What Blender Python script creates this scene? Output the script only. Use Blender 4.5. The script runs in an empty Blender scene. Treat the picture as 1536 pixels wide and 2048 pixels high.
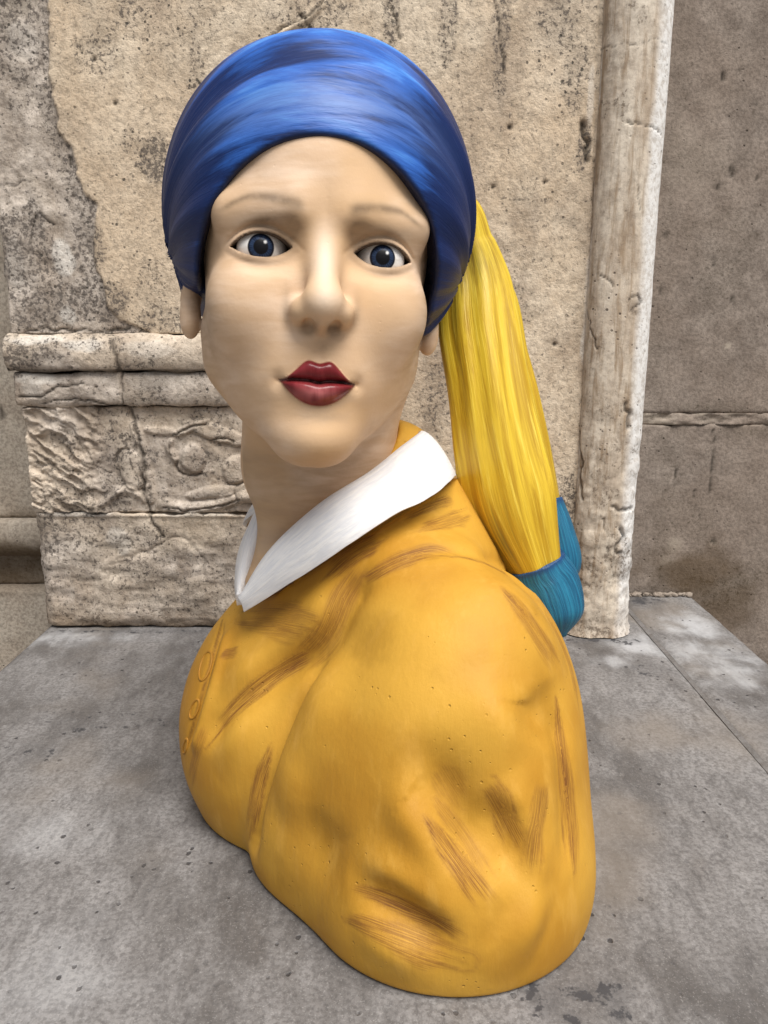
import bpy, bmesh, math, random
import numpy as np
from mathutils import Vector, Matrix
from mathutils.bvhtree import BVHTree

S = bpy.context.scene
COL = S.collection
# ------------------------------------------------------------------ camera
CAM_Z = 0.42
PITCH = math.radians(13.3)
FPX = 1538.0
cam_data = bpy.data.cameras.new('camera')
cam = bpy.data.objects.new('camera', cam_data)
COL.objects.link(cam)
cam.location = (0.0, 0.0, CAM_Z)
cam.rotation_euler = (math.pi / 2 - PITCH, 0.0, 0.0)
cam_data.sensor_fit = 'HORIZONTAL'
cam_data.sensor_width = 36.0
cam_data.lens = 36.0 * FPX / 1536.0
cam_data.clip_start = 0.02
cam_data.clip_end = 400.0
S.camera = cam

# ------------------------------------------------------------------ world and sun
SUN_EL = math.radians(62)   # soft light from above, in front and to the right
world = bpy.data.worlds.new('World')
S.world = world
world.use_nodes = True
wn = world.node_tree
wn.nodes.clear()
w_out = wn.nodes.new('ShaderNodeOutputWorld')
w_bg = wn.nodes.new('ShaderNodeBackground')
w_sky = wn.nodes.new('ShaderNodeTexSky')
w_hs = wn.nodes.new('ShaderNodeHueSaturation')
w_sky.sky_type = 'NISHITA'
w_sky.sun_disc = False
w_sky.sun_elevation = SUN_EL
w_sky.sun_rotation = math.radians(150)
w_sky.air_density = 1.0
w_sky.dust_density = 4.0
w_sky.ozone_density = 1.0
w_hs.inputs['Saturation'].default_value = 0.38
w_bg.inputs['Strength'].default_value = 0.075
wn.links.new(w_sky.outputs[0], w_hs.inputs['Color'])
wn.links.new(w_hs.outputs[0], w_bg.inputs['Color'])
wn.links.new(w_bg.outputs[0], w_out.inputs[0])

sun_data = bpy.data.lights.new('sun', 'SUN')
sun = bpy.data.objects.new('sun', sun_data)
COL.objects.link(sun)
sun_data.energy = 2.9
sun_data.angle = math.radians(36)
sun_data.color = (1.0, 0.96, 0.90)
# light travels away from the sun position (in front, right of the camera, high up)
sp = Vector((math.cos(SUN_EL) * math.sin(math.radians(150)), math.cos(SUN_EL) * math.cos(math.radians(150)), math.sin(SUN_EL)))
sun.rotation_euler = (-sp).to_track_quat('-Z', 'Y').to_euler()
sun.location = (2, -3, 5)

S.view_settings.view_transform = 'Standard'
S.view_settings.look = 'None'
S.view_settings.gamma = 1.0
S.view_settings.use_curve_mapping = False
S.view_settings.exposure = 0.44

# ------------------------------------------------------------------ helpers
CP, SP = math.cos(PITCH), math.sin(PITCH)

def at(px, py, Y):
    """point at distance Y in front of the viewpoint that the photo shows at px, py"""
    u = (px - 768.0) / FPX
    v = (1024.0 - py) / FPX
    dy = CP + v * SP
    dz = -SP + v * CP
    t = Y / dy
    return np.array([u * t, Y, CAM_Z + dz * t])

def sstep(a, b, x):
    t = np.clip((x - a) / (b - a), 0, 1)
    return t * t * (3 - 2 * t)

def _hash(ix, iy, iz, seed):
    n = (ix.astype(np.int64) * 374761393 + iy.astype(np.int64) * 668265263 + iz.astype(np.int64) * 1274126177 + seed * 974711) & 0xffffffff
    n = ((n ^ (n >> 13)) * 1103515245) & 0xffffffff
    n = ((n ^ (n >> 15)) * 2246822519) & 0xffffffff
    return ((n ^ (n >> 16)) & 0xffff) / 65535.0

def vnoise(x, y, z=None, seed=0):
    """smooth value noise in -1..1"""
    x = np.asarray(x, float); y = np.asarray(y, float)
    z = np.zeros_like(x) if z is None else np.asarray(z, float)
    xi, yi, zi = np.floor(x), np.floor(y), np.floor(z)
    fx, fy, fz = x - xi, y - yi, z - zi
    fx = fx ** 3 * (fx * (fx * 6 - 15) + 10); fy = fy ** 3 * (fy * (fy * 6 - 15) + 10); fz = fz ** 3 * (fz * (fz * 6 - 15) + 10)
    r = 0
    for dx in (0, 1):
        wx = fx if dx else 1 - fx
        for dy in (0, 1):
            wy = fy if dy else 1 - fy
            for dz in (0, 1):
                wz = fz if dz else 1 - fz
                r = r + wx * wy * wz * _hash(xi + dx, yi + dy, zi + dz, seed)
    return r * 2 - 1

def fbm(x, y, z=None, oct=4, seed=0, gain=0.5):
    a, f, r, n = 1.0, 1.0, 0.0, 0.0
    for o in range(oct):
        r = r + a * vnoise(np.asarray(x) * f, np.asarray(y) * f, None if z is None else np.asarray(z) * f, seed + o * 17)
        n += a
        a *= gain; f *= 2.03
    return r / n

def crom(pts, n):
    """Catmull-Rom curve through pts, n samples"""
    P = np.array(pts, float)
    P = np.vstack([2 * P[0] - P[1], P, 2 * P[-1] - P[-2]])
    m = len(P) - 3
    ts = np.linspace(0, m - 1e-6, n)
    i = ts.astype(int)
    t = (ts - i)[:, None]
    a, b, c, d = P[i], P[i + 1], P[i + 2], P[i + 3]
    return 0.5 * (2 * b + (c - a) * t + (2 * a - 5 * b + 4 * c - d) * t * t + (3 * b - a - 3 * c + d) * t ** 3)

def polydist(Q, P, reach=None):
    """distance of points Q (n,k) to polyline P (m,k), and position 0..1 along it; far points are skipped"""
    if reach is not None:
        near = np.where(np.all((Q > P.min(0) - reach) & (Q < P.max(0) + reach), axis=1))[0]
        d, t = np.full(len(Q), 1e9), np.zeros(len(Q))
        if len(near): d[near], t[near] = polydist(Q[near], P)
        return d, t
    best = np.full(len(Q), 1e9); pos = np.zeros(len(Q))
    L = np.concatenate([[0], np.cumsum(np.linalg.norm(np.diff(P, axis=0), axis=1))])
    for k in range(len(P) - 1):
        a, b = P[k], P[k + 1]
        ab = b - a
        t = np.clip(((Q - a) @ ab) / max(ab @ ab, 1e-12), 0, 1)
        d = np.linalg.norm(Q - a - t[:, None] * ab, axis=1)
        m = d < best
        best[m] = d[m]
        pos[m] = (L[k] + t[m] * (L[k + 1] - L[k])) / L[-1]
    return best, pos

def new_mesh(name, V, F, mat, parent=None, attrs=None, smooth=True, recalc=False):
    me = bpy.data.meshes.new(name)
    V = np.asarray(V, np.float32)
    F = [tuple(f) for f in F] if not isinstance(F, np.ndarray) else F
    if isinstance(F, np.ndarray):
        n, k = F.shape
        me.vertices.add(len(V)); me.vertices.foreach_set('co', V.ravel())
        me.loops.add(n * k); me.loops.foreach_set('vertex_index', F.astype(np.int32).ravel())
        me.polygons.add(n); me.polygons.foreach_set('loop_start', np.arange(0, n * k, k, dtype=np.int32))
        me.update(calc_edges=True)
    else:
        me.from_pydata([tuple(map(float, v)) for v in V], [], F)
    me.validate()
    if recalc:
        bm = bmesh.new(); bm.from_mesh(me)
        bmesh.ops.recalc_face_normals(bm, faces=bm.faces)
        bm.to_mesh(me); bm.free()
    if smooth:
        me.polygons.foreach_set('use_smooth', np.ones(len(me.polygons), bool))
    for k, a in (attrs or {}).items():
        a = np.asarray(a, np.float32)
        if a.ndim == 1:
            me.attributes.new(k, 'FLOAT', 'POINT').data.foreach_set('value', a)
        else:
            me.attributes.new(k, 'FLOAT_VECTOR', 'POINT').data.foreach_set('vector', a.ravel())
    me.materials.append(mat)
    o = bpy.data.objects.new(name, me)
    COL.objects.link(o)
    if parent is not None:
        o.parent = parent
        if parent.type == 'EMPTY':
            o.matrix_parent_inverse = Matrix.Translation(-Vector(parent.location))
    return o

def thing(name, label, cat, loc=(0, 0, 0), group=None):
    o = bpy.data.objects.new(name, None)
    COL.objects.link(o)
    o.location = loc
    o.empty_display_size = 0.05
    o['label'] = label; o['category'] = cat
    if group: o['group'] = group
    return o

# ------------------------------------------------------------------ implicit surfaces
def ell(p, c, r):
    q = (p - np.array(c)) / np.array(r)
    k0 = np.sqrt((q * q).sum(-1)) + 1e-9
    q2 = q / np.array(r)
    k1 = np.sqrt((q2 * q2).sum(-1)) + 1e-9
    return k0 * (k0 - 1) / k1

def capsule(p, a, b, ra, rb):
    a = np.array(a, float); b = np.array(b, float)
    ab = b - a
    t = np.clip(((p - a) @ ab) / (ab @ ab), 0, 1)
    d = p - a - t[..., None] * ab
    return np.sqrt((d * d).sum(-1)) - (ra + (rb - ra) * t)

def smin(a, b, k):
    h = np.clip(0.5 + 0.5 * (b - a) / k, 0, 1)
    return b + (a - b) * h - k * h * (1 - h)

def smax(a, b, k):
    return -smin(-a, -b, k)

def polygonise(f, lo, hi, h, B=8, slack=1.3, newton=1):
    """surface nets over a sparse block grid; returns verts and quads"""
    lo = np.array(lo, float); hi = np.array(hi, float)
    nb = np.ceil((hi - lo) / (h * B)).astype(int)
    n = nb * B + 1
    g = np.stack(np.meshgrid(*[np.arange(k) for k in nb], indexing='ij'), -1).reshape(-1, 3)
    cen = lo + (g * B + B / 2) * h
    dc = f(cen)
    vals = np.ones(n, np.float32)
    neg = dc.reshape(nb) < 0
    big = np.repeat(np.repeat(np.repeat(neg, B, 0), B, 1), B, 2)
    vals[:-1, :-1, :-1] = np.where(big, -1, 1)
    act = g[np.abs(dc) < B * h * 0.87 * slack]
    off = np.stack(np.meshgrid(*[np.arange(B + 1)] * 3, indexing='ij'), -1).reshape(-1, 3)
    for s in range(0, len(act), 1500):
        idx = (act[s:s + 1500, None, :] * B + off[None]).reshape(-1, 3)
        vals[idx[:, 0], idx[:, 1], idx[:, 2]] = f(lo + idx * h)
    # the boundary is outside
    for ax in range(3):
        sl = [slice(None)] * 3
        sl[ax] = 0; vals[tuple(sl)] = np.maximum(vals[tuple(sl)], 1e-4)
        sl[ax] = -1; vals[tuple(sl)] = np.maximum(vals[tuple(sl)], 1e-4)
    ins = vals < 0
    cnt = np.zeros(n - 1, np.int8)
    cor = [(i, j, k) for i in (0, 1) for j in (0, 1) for k in (0, 1)]
    for i, j, k in cor:
        cnt += ins[i:n[0] - 1 + i, j:n[1] - 1 + j, k:n[2] - 1 + k]
    cells = np.argwhere((cnt > 0) & (cnt < 8))
    acc = np.zeros((len(cells), 3)); num = np.zeros(len(cells))
    cv = {c: vals[cells[:, 0] + c[0], cells[:, 1] + c[1], cells[:, 2] + c[2]] for c in cor}
    for c in cor:
        for ax in range(3):
            if c[ax] == 0:
                e = list(c); e[ax] = 1; e = tuple(e)
                a, b = cv[c], cv[e]
                m = (a < 0) != (b < 0)
                t = a[m] / (a[m] - b[m])
                p = np.tile(np.array(c, float), (m.sum(), 1)); p[:, ax] += t
                acc[m] += p; num[m] += 1
    V = lo + (cells + acc / num[:, None]) * h
    idm = np.full(n - 1, -1, np.int32)
    idm[cells[:, 0], cells[:, 1], cells[:, 2]] = np.arange(len(cells))
    Q = []
    for ax in range(3):
        u, v = (ax + 1) % 3, (ax + 2) % 3
        a = ins.take(range(0, n[ax] - 1), ax); b = ins.take(range(1, n[ax]), ax)
        e = np.argwhere(a != b)
        e = e[(e[:, u] > 0) & (e[:, v] > 0) & (e[:, u] < n[u] - 1) & (e[:, v] < n[v] - 1)]
        s = ins[e[:, 0], e[:, 1], e[:, 2]]
        def cid(du, dv):
            q = e.copy(); q[:, u] -= du; q[:, v] -= dv
            return idm[q[:, 0], q[:, 1], q[:, 2]]
        q = np.stack([cid(1, 1), cid(0, 1), cid(0, 0), cid(1, 0)], 1)
        q[~s] = q[~s][:, ::-1]
        Q.append(q)
    Q = np.vstack(Q)
    # two Newton steps put the vertices on the surface
    for it in range(newton):
        e = h * 0.3
        d0 = f(V)
        G = np.stack([(f(V + e * ax) - d0) / e for ax in np.eye(3)], -1)
        gl = np.maximum((G * G).sum(-1), 0.2)
        step = -(d0 / gl)[:, None] * G
        ln = np.linalg.norm(step, axis=1, keepdims=True)
        step *= np.minimum(1, 0.6 * h / np.maximum(ln, 1e-12))
        V = V + step
    return V, Q

def vnormals(V, Q):
    a = V[Q[:, 2]] - V[Q[:, 0]]; b = V[Q[:, 3 if Q.shape[1] == 4 else 1]] - V[Q[:, 1 if Q.shape[1] == 4 else 0]]
    fn = np.cross(a, b)
    N = np.zeros_like(V)
    for k in range(Q.shape[1]):
        np.add.at(N, Q[:, k], fn)
    return N / np.maximum(np.linalg.norm(N, axis=1, keepdims=True), 1e-12)

class Surf:
    """ray casting on a polygonised surface, for strokes laid on it"""
    def __init__(s, V, Q):
        s.bvh = BVHTree.FromPolygons([tuple(v) for v in V], [tuple(map(int, q)) for q in Q])
    def hit(s, px, py):
        o = Vector((0, 0, CAM_Z))
        d = Vector(at(px, py, 1.0)) - o
        r = s.bvh.ray_cast(o, d.normalized())
        return None if r[0] is None else np.array(r[0])
    def curve(s, pts, n=24):
        c = crom(np.array(pts, float), n)
        h = [s.hit(*q[:2]) for q in c]
        return np.array([q for q in h if q is not None])
# ------------------------------------------------------------------ node helper
class NT:
    def __init__(s, name):
        s.m = bpy.data.materials.new(name); s.m.use_nodes = True
        s.t = s.m.node_tree; s.t.nodes.clear()
        s.out = s.t.nodes.new('ShaderNodeOutputMaterial')
        s.b = s.t.nodes.new('ShaderNodeBsdfPrincipled')
        s.t.links.new(s.b.outputs[0], s.out.inputs[0])
        s.obj = None
    def n(s, kind, **kw):
        q = s.t.nodes.new('ShaderNode' + kind)
        for k, v in kw.items(): setattr(q, k, v)
        return q
    def set(s, sock, v):
        if isinstance(v, bpy.types.NodeSocket): s.t.links.new(v, sock)
        elif v is not None: sock.default_value = (*v, 1.0) if (isinstance(v, (tuple, list)) and len(v) == 3 and sock.type == 'RGBA') else v
    def co(s):
        if s.obj is None: s.obj = s.n('TexCoord').outputs['Object']
        return s.obj
    def attr(s, name, vec=False):
        return s.n('Attribute', attribute_name=name).outputs['Vector' if vec else 'Fac']
    def mapp(s, v, sc, rot=(0, 0, 0), loc=(0, 0, 0)):
        q = s.n('Mapping'); s.set(q.inputs[0], v)
        q.inputs['Scale'].default_value = sc if isinstance(sc, (tuple, list)) else (sc,) * 3
        q.inputs['Rotation'].default_value = rot; q.inputs['Location'].default_value = loc
        return q.outputs[0]
    def noise(s, scale, detail=4, rough=0.55, v=None, dist=0.0, sc=None):
        q = s.n('TexNoise'); c = s.co() if v is None else v
        if sc is not None: c = s.mapp(c, sc)
        s.set(q.inputs['Vector'], c)
        q.inputs['Scale'].default_value = scale; q.inputs['Detail'].default_value = detail
        q.inputs['Roughness'].default_value = rough; q.inputs['Distortion'].default_value = dist
        return q.outputs['Fac']
    def voro(s, scale, v=None, feature='F1', out='Distance'):
        q = s.n('TexVoronoi', feature=feature); s.set(q.inputs['Vector'], s.co() if v is None else v)
        q.inputs['Scale'].default_value = scale
        return q.outputs[out]
    def ramp(s, f, lo, hi, a=0.0, b=1.0):
        q = s.n('MapRange', interpolation_type='SMOOTHSTEP'); s.set(q.inputs[0], f)
        q.inputs[1].default_value = lo; q.inputs[2].default_value = hi
        q.inputs[3].default_value = a; q.inputs[4].default_value = b
        return q.outputs[0]
    def math(s, op, a, b=0.0):
        q = s.n('Math', operation=op); s.set(q.inputs[0], a); s.set(q.inputs[1], b)
        return q.outputs[0]
    def mix(s, f, a, b, mode='MIX'):
        q = s.n('Mix', data_type='RGBA', blend_type=mode)
        s.set(q.inputs[0], f); s.set(q.inputs[6], a); s.set(q.inputs[7], b)
        return q.outputs[2]
    def bump(s, h, strength, dist, prev=None):
        q = s.n('Bump'); s.set(q.inputs['Height'], h)
        q.inputs['Strength'].default_value = strength; q.inputs['Distance'].default_value = dist
        if prev is not None: s.set(q.inputs['Normal'], prev)
        return q.outputs[0]
    def done(s, col, rough=0.6, nrm=None, spec=0.5):
        s.set(s.b.inputs['Base Color'], col); s.set(s.b.inputs['Roughness'], rough)
        s.b.inputs['Specular IOR Level'].default_value = spec
        if nrm is not None: s.set(s.b.inputs['Normal'], nrm)
        return s.m

def srgb(r, g, b):
    f = lambda c: (c / 255 / 12.92) if c <= 10 else ((c / 255 + 0.055) / 1.055) ** 2.4
    return (f(r), f(g), f(b))

# ---- painted plaster of the bust
def mat_skin():
    t = NT('painted_skin')
    fl = t.mapp(t.co(), (9, 9, 34), rot=(0.0, 0.12, 0.0))
    st = t.noise(3.0, 5, 0.6, v=fl, dist=0.3)
    bl = t.noise(9.0, 3, 0.5)
    c = t.mix(t.ramp(st, 0.30, 0.72), (0.67, 0.465, 0.30), (0.79, 0.595, 0.435))
    c = t.mix(t.math('MULTIPLY', t.ramp(bl, 0.46, 0.68, 0, 0.6), t.ramp(st, 0.3, 0.6, 0.5, 1)), c, (0.60, 0.36, 0.15))
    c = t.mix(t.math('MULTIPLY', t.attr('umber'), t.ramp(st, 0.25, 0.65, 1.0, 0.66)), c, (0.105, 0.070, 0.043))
    c = t.mix(t.math('MULTIPLY', t.ramp(t.noise(1.0, 4, 0.6, v=t.mapp(t.co(), (8, 8, 22), rot=(0, 0.5, 0), loc=(5, 1, 3))), 0.54, 0.72), 0.30), c, (0.40, 0.33, 0.27))
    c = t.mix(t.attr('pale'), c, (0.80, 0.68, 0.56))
    c = t.mix(t.math('MULTIPLY', t.attr('brow'), t.ramp(t.noise(70, 3, 0.6), 0.3, 0.6, 0.65, 1.0)), c, (0.07, 0.048, 0.03))
    lipn = t.noise(40, 3, 0.6, sc=(3, 1, 0.6))
    lc = t.mix(t.ramp(lipn, 0.35, 0.7), (0.155, 0.012, 0.016), (0.25, 0.03, 0.035))
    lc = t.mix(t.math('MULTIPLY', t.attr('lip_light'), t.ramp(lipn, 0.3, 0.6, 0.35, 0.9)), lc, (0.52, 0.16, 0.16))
    c = t.mix(t.attr('lip'), c, lc)
    c = t.mix(t.attr('line'), c, (0.03, 0.02, 0.016))
    pit = t.ramp(t.voro(95), 0.035, 0.09)
    pitm = t.ramp(t.noise(16, 2), 0.5, 0.66)
    nb = t.bump(st, 0.05, 0.003)
    nb = t.bump(t.math('MULTIPLY', t.math('SUBTRACT', 1.0, pit), pitm), 0.2, -0.001, nb)
    nb = t.bump(t.noise(60, 4, 0.6), 0.06, 0.003, nb)
    nb = t.bump(t.noise(260, 4, 0.65), 0.16, 0.001, nb)
    ro = t.ramp(t.attr('lip'), 0, 1, 0.60, 0.26)
    return t.done(c, ro, nb, 0.3)

def mat_wrap():
    t = NT('painted_blue')
    fl = t.attr('flow', True)
    s1 = t.noise(1.0, 5, 0.62, v=t.mapp(fl, (0.5, 5.5, 2)), dist=0.5)
    s2 = t.noise(1.0, 4, 0.6, v=t.mapp(fl, (0.7, 13, 3), loc=(3, 1, 7)), dist=0.4)
    s3 = t.noise(1.0, 3, 0.6, v=t.mapp(fl, (3, 75, 3), loc=(8, 1, 2)))
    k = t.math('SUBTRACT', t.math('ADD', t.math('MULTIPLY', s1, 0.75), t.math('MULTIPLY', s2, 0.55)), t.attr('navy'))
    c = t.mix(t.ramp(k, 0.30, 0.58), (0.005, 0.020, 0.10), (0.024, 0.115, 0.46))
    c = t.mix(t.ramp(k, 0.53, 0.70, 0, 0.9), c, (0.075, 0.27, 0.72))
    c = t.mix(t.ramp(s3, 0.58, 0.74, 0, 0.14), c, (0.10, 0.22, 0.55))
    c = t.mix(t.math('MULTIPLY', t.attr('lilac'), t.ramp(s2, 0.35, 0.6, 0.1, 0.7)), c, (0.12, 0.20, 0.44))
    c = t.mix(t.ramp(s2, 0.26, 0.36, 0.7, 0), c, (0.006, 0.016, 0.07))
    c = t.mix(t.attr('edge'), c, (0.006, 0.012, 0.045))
    nb = t.bump(s2, 0.22, 0.004)
    nb = t.bump(s3, 0.22, 0.0016, nb)
    nb = t.bump(t.noise(240, 3, 0.6), 0.08, 0.0008, nb)
    return t.done(c, 0.42, nb, 0.28)

def mat_jacket():
    t = NT('painted_ochre')
    n1 = t.noise(7, 4, 0.55)
    n2 = t.noise(3, 5, 0.6, v=t.mapp(t.co(), (18, 18, 5), rot=(0.1, 0.25, 0)), dist=0.3)
    c = t.mix(t.ramp(n1, 0.35, 0.66), (0.47, 0.225, 0.020), (0.61, 0.335, 0.042))
    c = t.mix(t.ramp(n2, 0.52, 0.76, 0, 0.5), c, (0.68, 0.38, 0.07))
    c = t.mix(t.ramp(t.noise(13, 4, 0.6), 0.56, 0.70, 0, 0.35), c, (0.36, 0.18, 0.015))
    c = t.mix(t.math('MULTIPLY', t.attr('shade_glaze'), t.ramp(n2, 0.25, 0.65, 1.0, 0.55)), c, (0.30, 0.145, 0.009))
    sv = t.attr('stroke_uv', True)
    br = t.noise(1.0, 3, 0.65, v=t.mapp(sv, (1.6, 70, 1)))
    k = t.math('MULTIPLY', t.attr('stroke'), t.ramp(br, 0.36, 0.58, 0.22, 1.0))
    c = t.mix(k, c, t.mix(t.ramp(br, 0.35, 0.65), (0.25, 0.105, 0.022), (0.17, 0.062, 0.014)))
    c = t.mix(t.attr('line'), c, (0.16, 0.07, 0.012))
    pit = t.ramp(t.math('ADD', t.voro(150), t.math('MULTIPLY', t.noise(90, 3, 0.7), 0.4)), 0.22, 0.34)
    pitm = t.ramp(t.noise(14, 3), 0.50, 0.62)
    gr = t.noise(2.0, 3, 0.6, v=t.mapp(t.co(), (140, 140, 22), rot=(0.1, 0.3, 0)))
    nb = t.bump(gr, 0.17, 0.002)
    nb = t.bump(t.math('MULTIPLY', t.math('SUBTRACT', 1.0, pit), pitm), 0.6, -0.002, nb)
    nb = t.bump(t.noise(70, 5, 0.65), 0.10, 0.002, nb)
    nb = t.bump(t.noise(200, 4, 0.6), 0.16, 0.001, nb)
    nb = t.bump(t.math('MULTIPLY', t.attr('stroke'), br), 0.25, 0.0012, nb)
    return t.done(c, t.ramp(n1, 0.3, 0.7, 0.52, 0.64), nb, 0.3)

def mat_collar():
    t = NT('painted_white')
    fl = t.attr('flow', True)
    a = t.noise(1.0, 4, 0.6, v=t.mapp(fl, (3, 16, 1)), dist=0.5)
    c = t.mix(t.ramp(a, 0.3, 0.7), (0.66, 0.67, 0.70), (0.80, 0.79, 0.78))
    nb = t.bump(a, 0.22, 0.003)
    nb = t.bump(t.noise(180, 3), 0.12, 0.001, nb)
    return t.done(c, 0.5, nb, 0.4)

def mat_hair():
    t = NT('painted_yellow')
    fl = t.attr('flow', True)
    a = t.noise(1.0, 5, 0.62, v=t.mapp(fl, (0.7, 5, 1)), dist=0.5)
    b = t.noise(1.0, 4, 0.62, v=t.mapp(fl, (1.2, 15, 1), loc=(4, 2, 0)), dist=0.4)
    c = t.mix(t.ramp(a, 0.34, 0.62), (0.46, 0.27, 0.012), (0.72, 0.50, 0.035))
    c = t.mix(t.ramp(b, 0.52, 0.72, 0, 0.8), c, (0.86, 0.68, 0.10))
    c = t.mix(t.ramp(b, 0.22, 0.36, 0.6, 0), c, (0.24, 0.115, 0.015))
    c = t.mix(t.math('MULTIPLY', t.attr('green'), t.ramp(b, 0.3, 0.62, 1, 0.35)), c, (0.035, 0.075, 0.045))
    nb = t.bump(b, 0.25, 0.004)
    nb = t.bump(t.noise(1.0, 3, 0.6, v=t.mapp(fl, (3, 40, 1))), 0.10, 0.0015, nb)
    return t.done(c, 0.38, nb, 0.45)

def mat_teal():
    t = NT('painted_teal')
    fl = t.attr('flow', True)
    b = t.noise(1.0, 4, 0.62, v=t.mapp(fl, (2.0, 22, 1)), dist=0.4)
    c = t.mix(t.ramp(b, 0.32, 0.68), (0.006, 0.075, 0.16), (0.02, 0.19, 0.32))
    c = t.mix(t.attr('edge'), c, (0.008, 0.05, 0.16))
    nb = t.bump(b, 0.4, 0.003)
    return t.done(c, 0.36, nb, 0.45)

def mat_eye():
    t = NT('painted_eye')
    r = t.attr('iris')                      # 0 at the centre of the pupil, 1 at the rim of the iris
    n = t.noise(1.0, 3, 0.6, v=t.mapp(t.attr('flow', True), (9, 1.2, 1)))
    white = t.mix(t.ramp(t.noise(60, 3, sc=(1, 1, 4)), 0.35, 0.65), (0.72, 0.67, 0.62), (0.84, 0.82, 0.79))
    iris = t.mix(t.ramp(n, 0.35, 0.65), (0.010, 0.018, 0.045), (0.032, 0.058, 0.12))
    c = t.mix(t.ramp(r, 0.93, 1.05), iris, white)
    c = t.mix(t.math('MULTIPLY', t.ramp(r, 0.78, 0.95), t.ramp(r, 1.10, 0.98)), c, (0.008, 0.01, 0.02))
    c = t.mix(t.ramp(r, 0.60, 0.50), c, (0.004, 0.004, 0.006))
    c = t.mix(t.attr('spark'), c, (0.85, 0.85, 0.85))  # catchlight painted into the eye colour
    return t.done(c, 0.36, t.bump(t.noise(140, 2, sc=(1, 1, 5)), 0.06, 0.001), 0.2)

M_SKIN, M_WRAP, M_JACKET, M_COLLAR, M_HAIR, M_TEAL, M_EYE = mat_skin(), mat_wrap(), mat_jacket(), mat_collar(), mat_hair(), mat_teal(), mat_eye()

# ------------------------------------------------------------------ the head (millimetres in its own frame: x to the picture's right, y out of the face, z up)
HS = 0.001297
HO = np.array([-0.0545, 0.630, 0.4632])
def rotm():
    yaw, roll, pit = math.radians(8.4), math.radians(4.1), math.radians(4.2)
    ex, ey, ez = np.array([1., 0, 0]), np.array([0., -1, 0]), np.array([0., 0, 1])
    def rot(v, k, a):
        return v * math.cos(a) + np.cross(k, v) * math.sin(a) + k * (k @ v) * (1 - math.cos(a))
    E = [ex, ey, ez]
    E = [rot(e, np.array([0., 0, 1]), yaw) for e in E]         # towards the picture's right
    E = [rot(e, E[0] / np.linalg.norm(E[0]), -pit) for e in E]  # chin up
    E = [rot(e, E[1], -roll) for e in E]
    return np.array(E)
HR = rotm()
def to_head(p): return ((p - HO) @ HR.T) / HS
def from_head(q): return HO + (np.asarray(q, float) * HS) @ HR

EX, EZ = 31.0, 0.0            # eyes
EYE_C = (31.0, 63.0, 0.0)
def lid_up(x):   # x measured from the eye's middle, outwards positive
    return 6.3 * np.clip(1 - (np.abs(x + 0.5) / 15.4) ** 2.2, -1, 1) + 0.035 * x
def lid_lo(x):
    return -5.3 * np.clip(1 - (np.abs(x - 1.0) / 15.4) ** 2.2, -1, 1) + 0.035 * x
LIPW = 19.5
def lip_top(ax): return -56.6 + 1.6 * np.exp(-((ax - 5.5) / 4.0) ** 2) - 8.8 * sstep(4, LIPW, ax) ** 1.25
def lip_mid(ax): return -65.0 - 0.9 * np.exp(-(ax / 3.5) ** 2) - 0.8 * sstep(12, LIPW, ax)
def lip_bot(ax): return -77.8 + 12.0 * np.clip(ax / LIPW, 0, 1) ** 2.1

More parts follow.
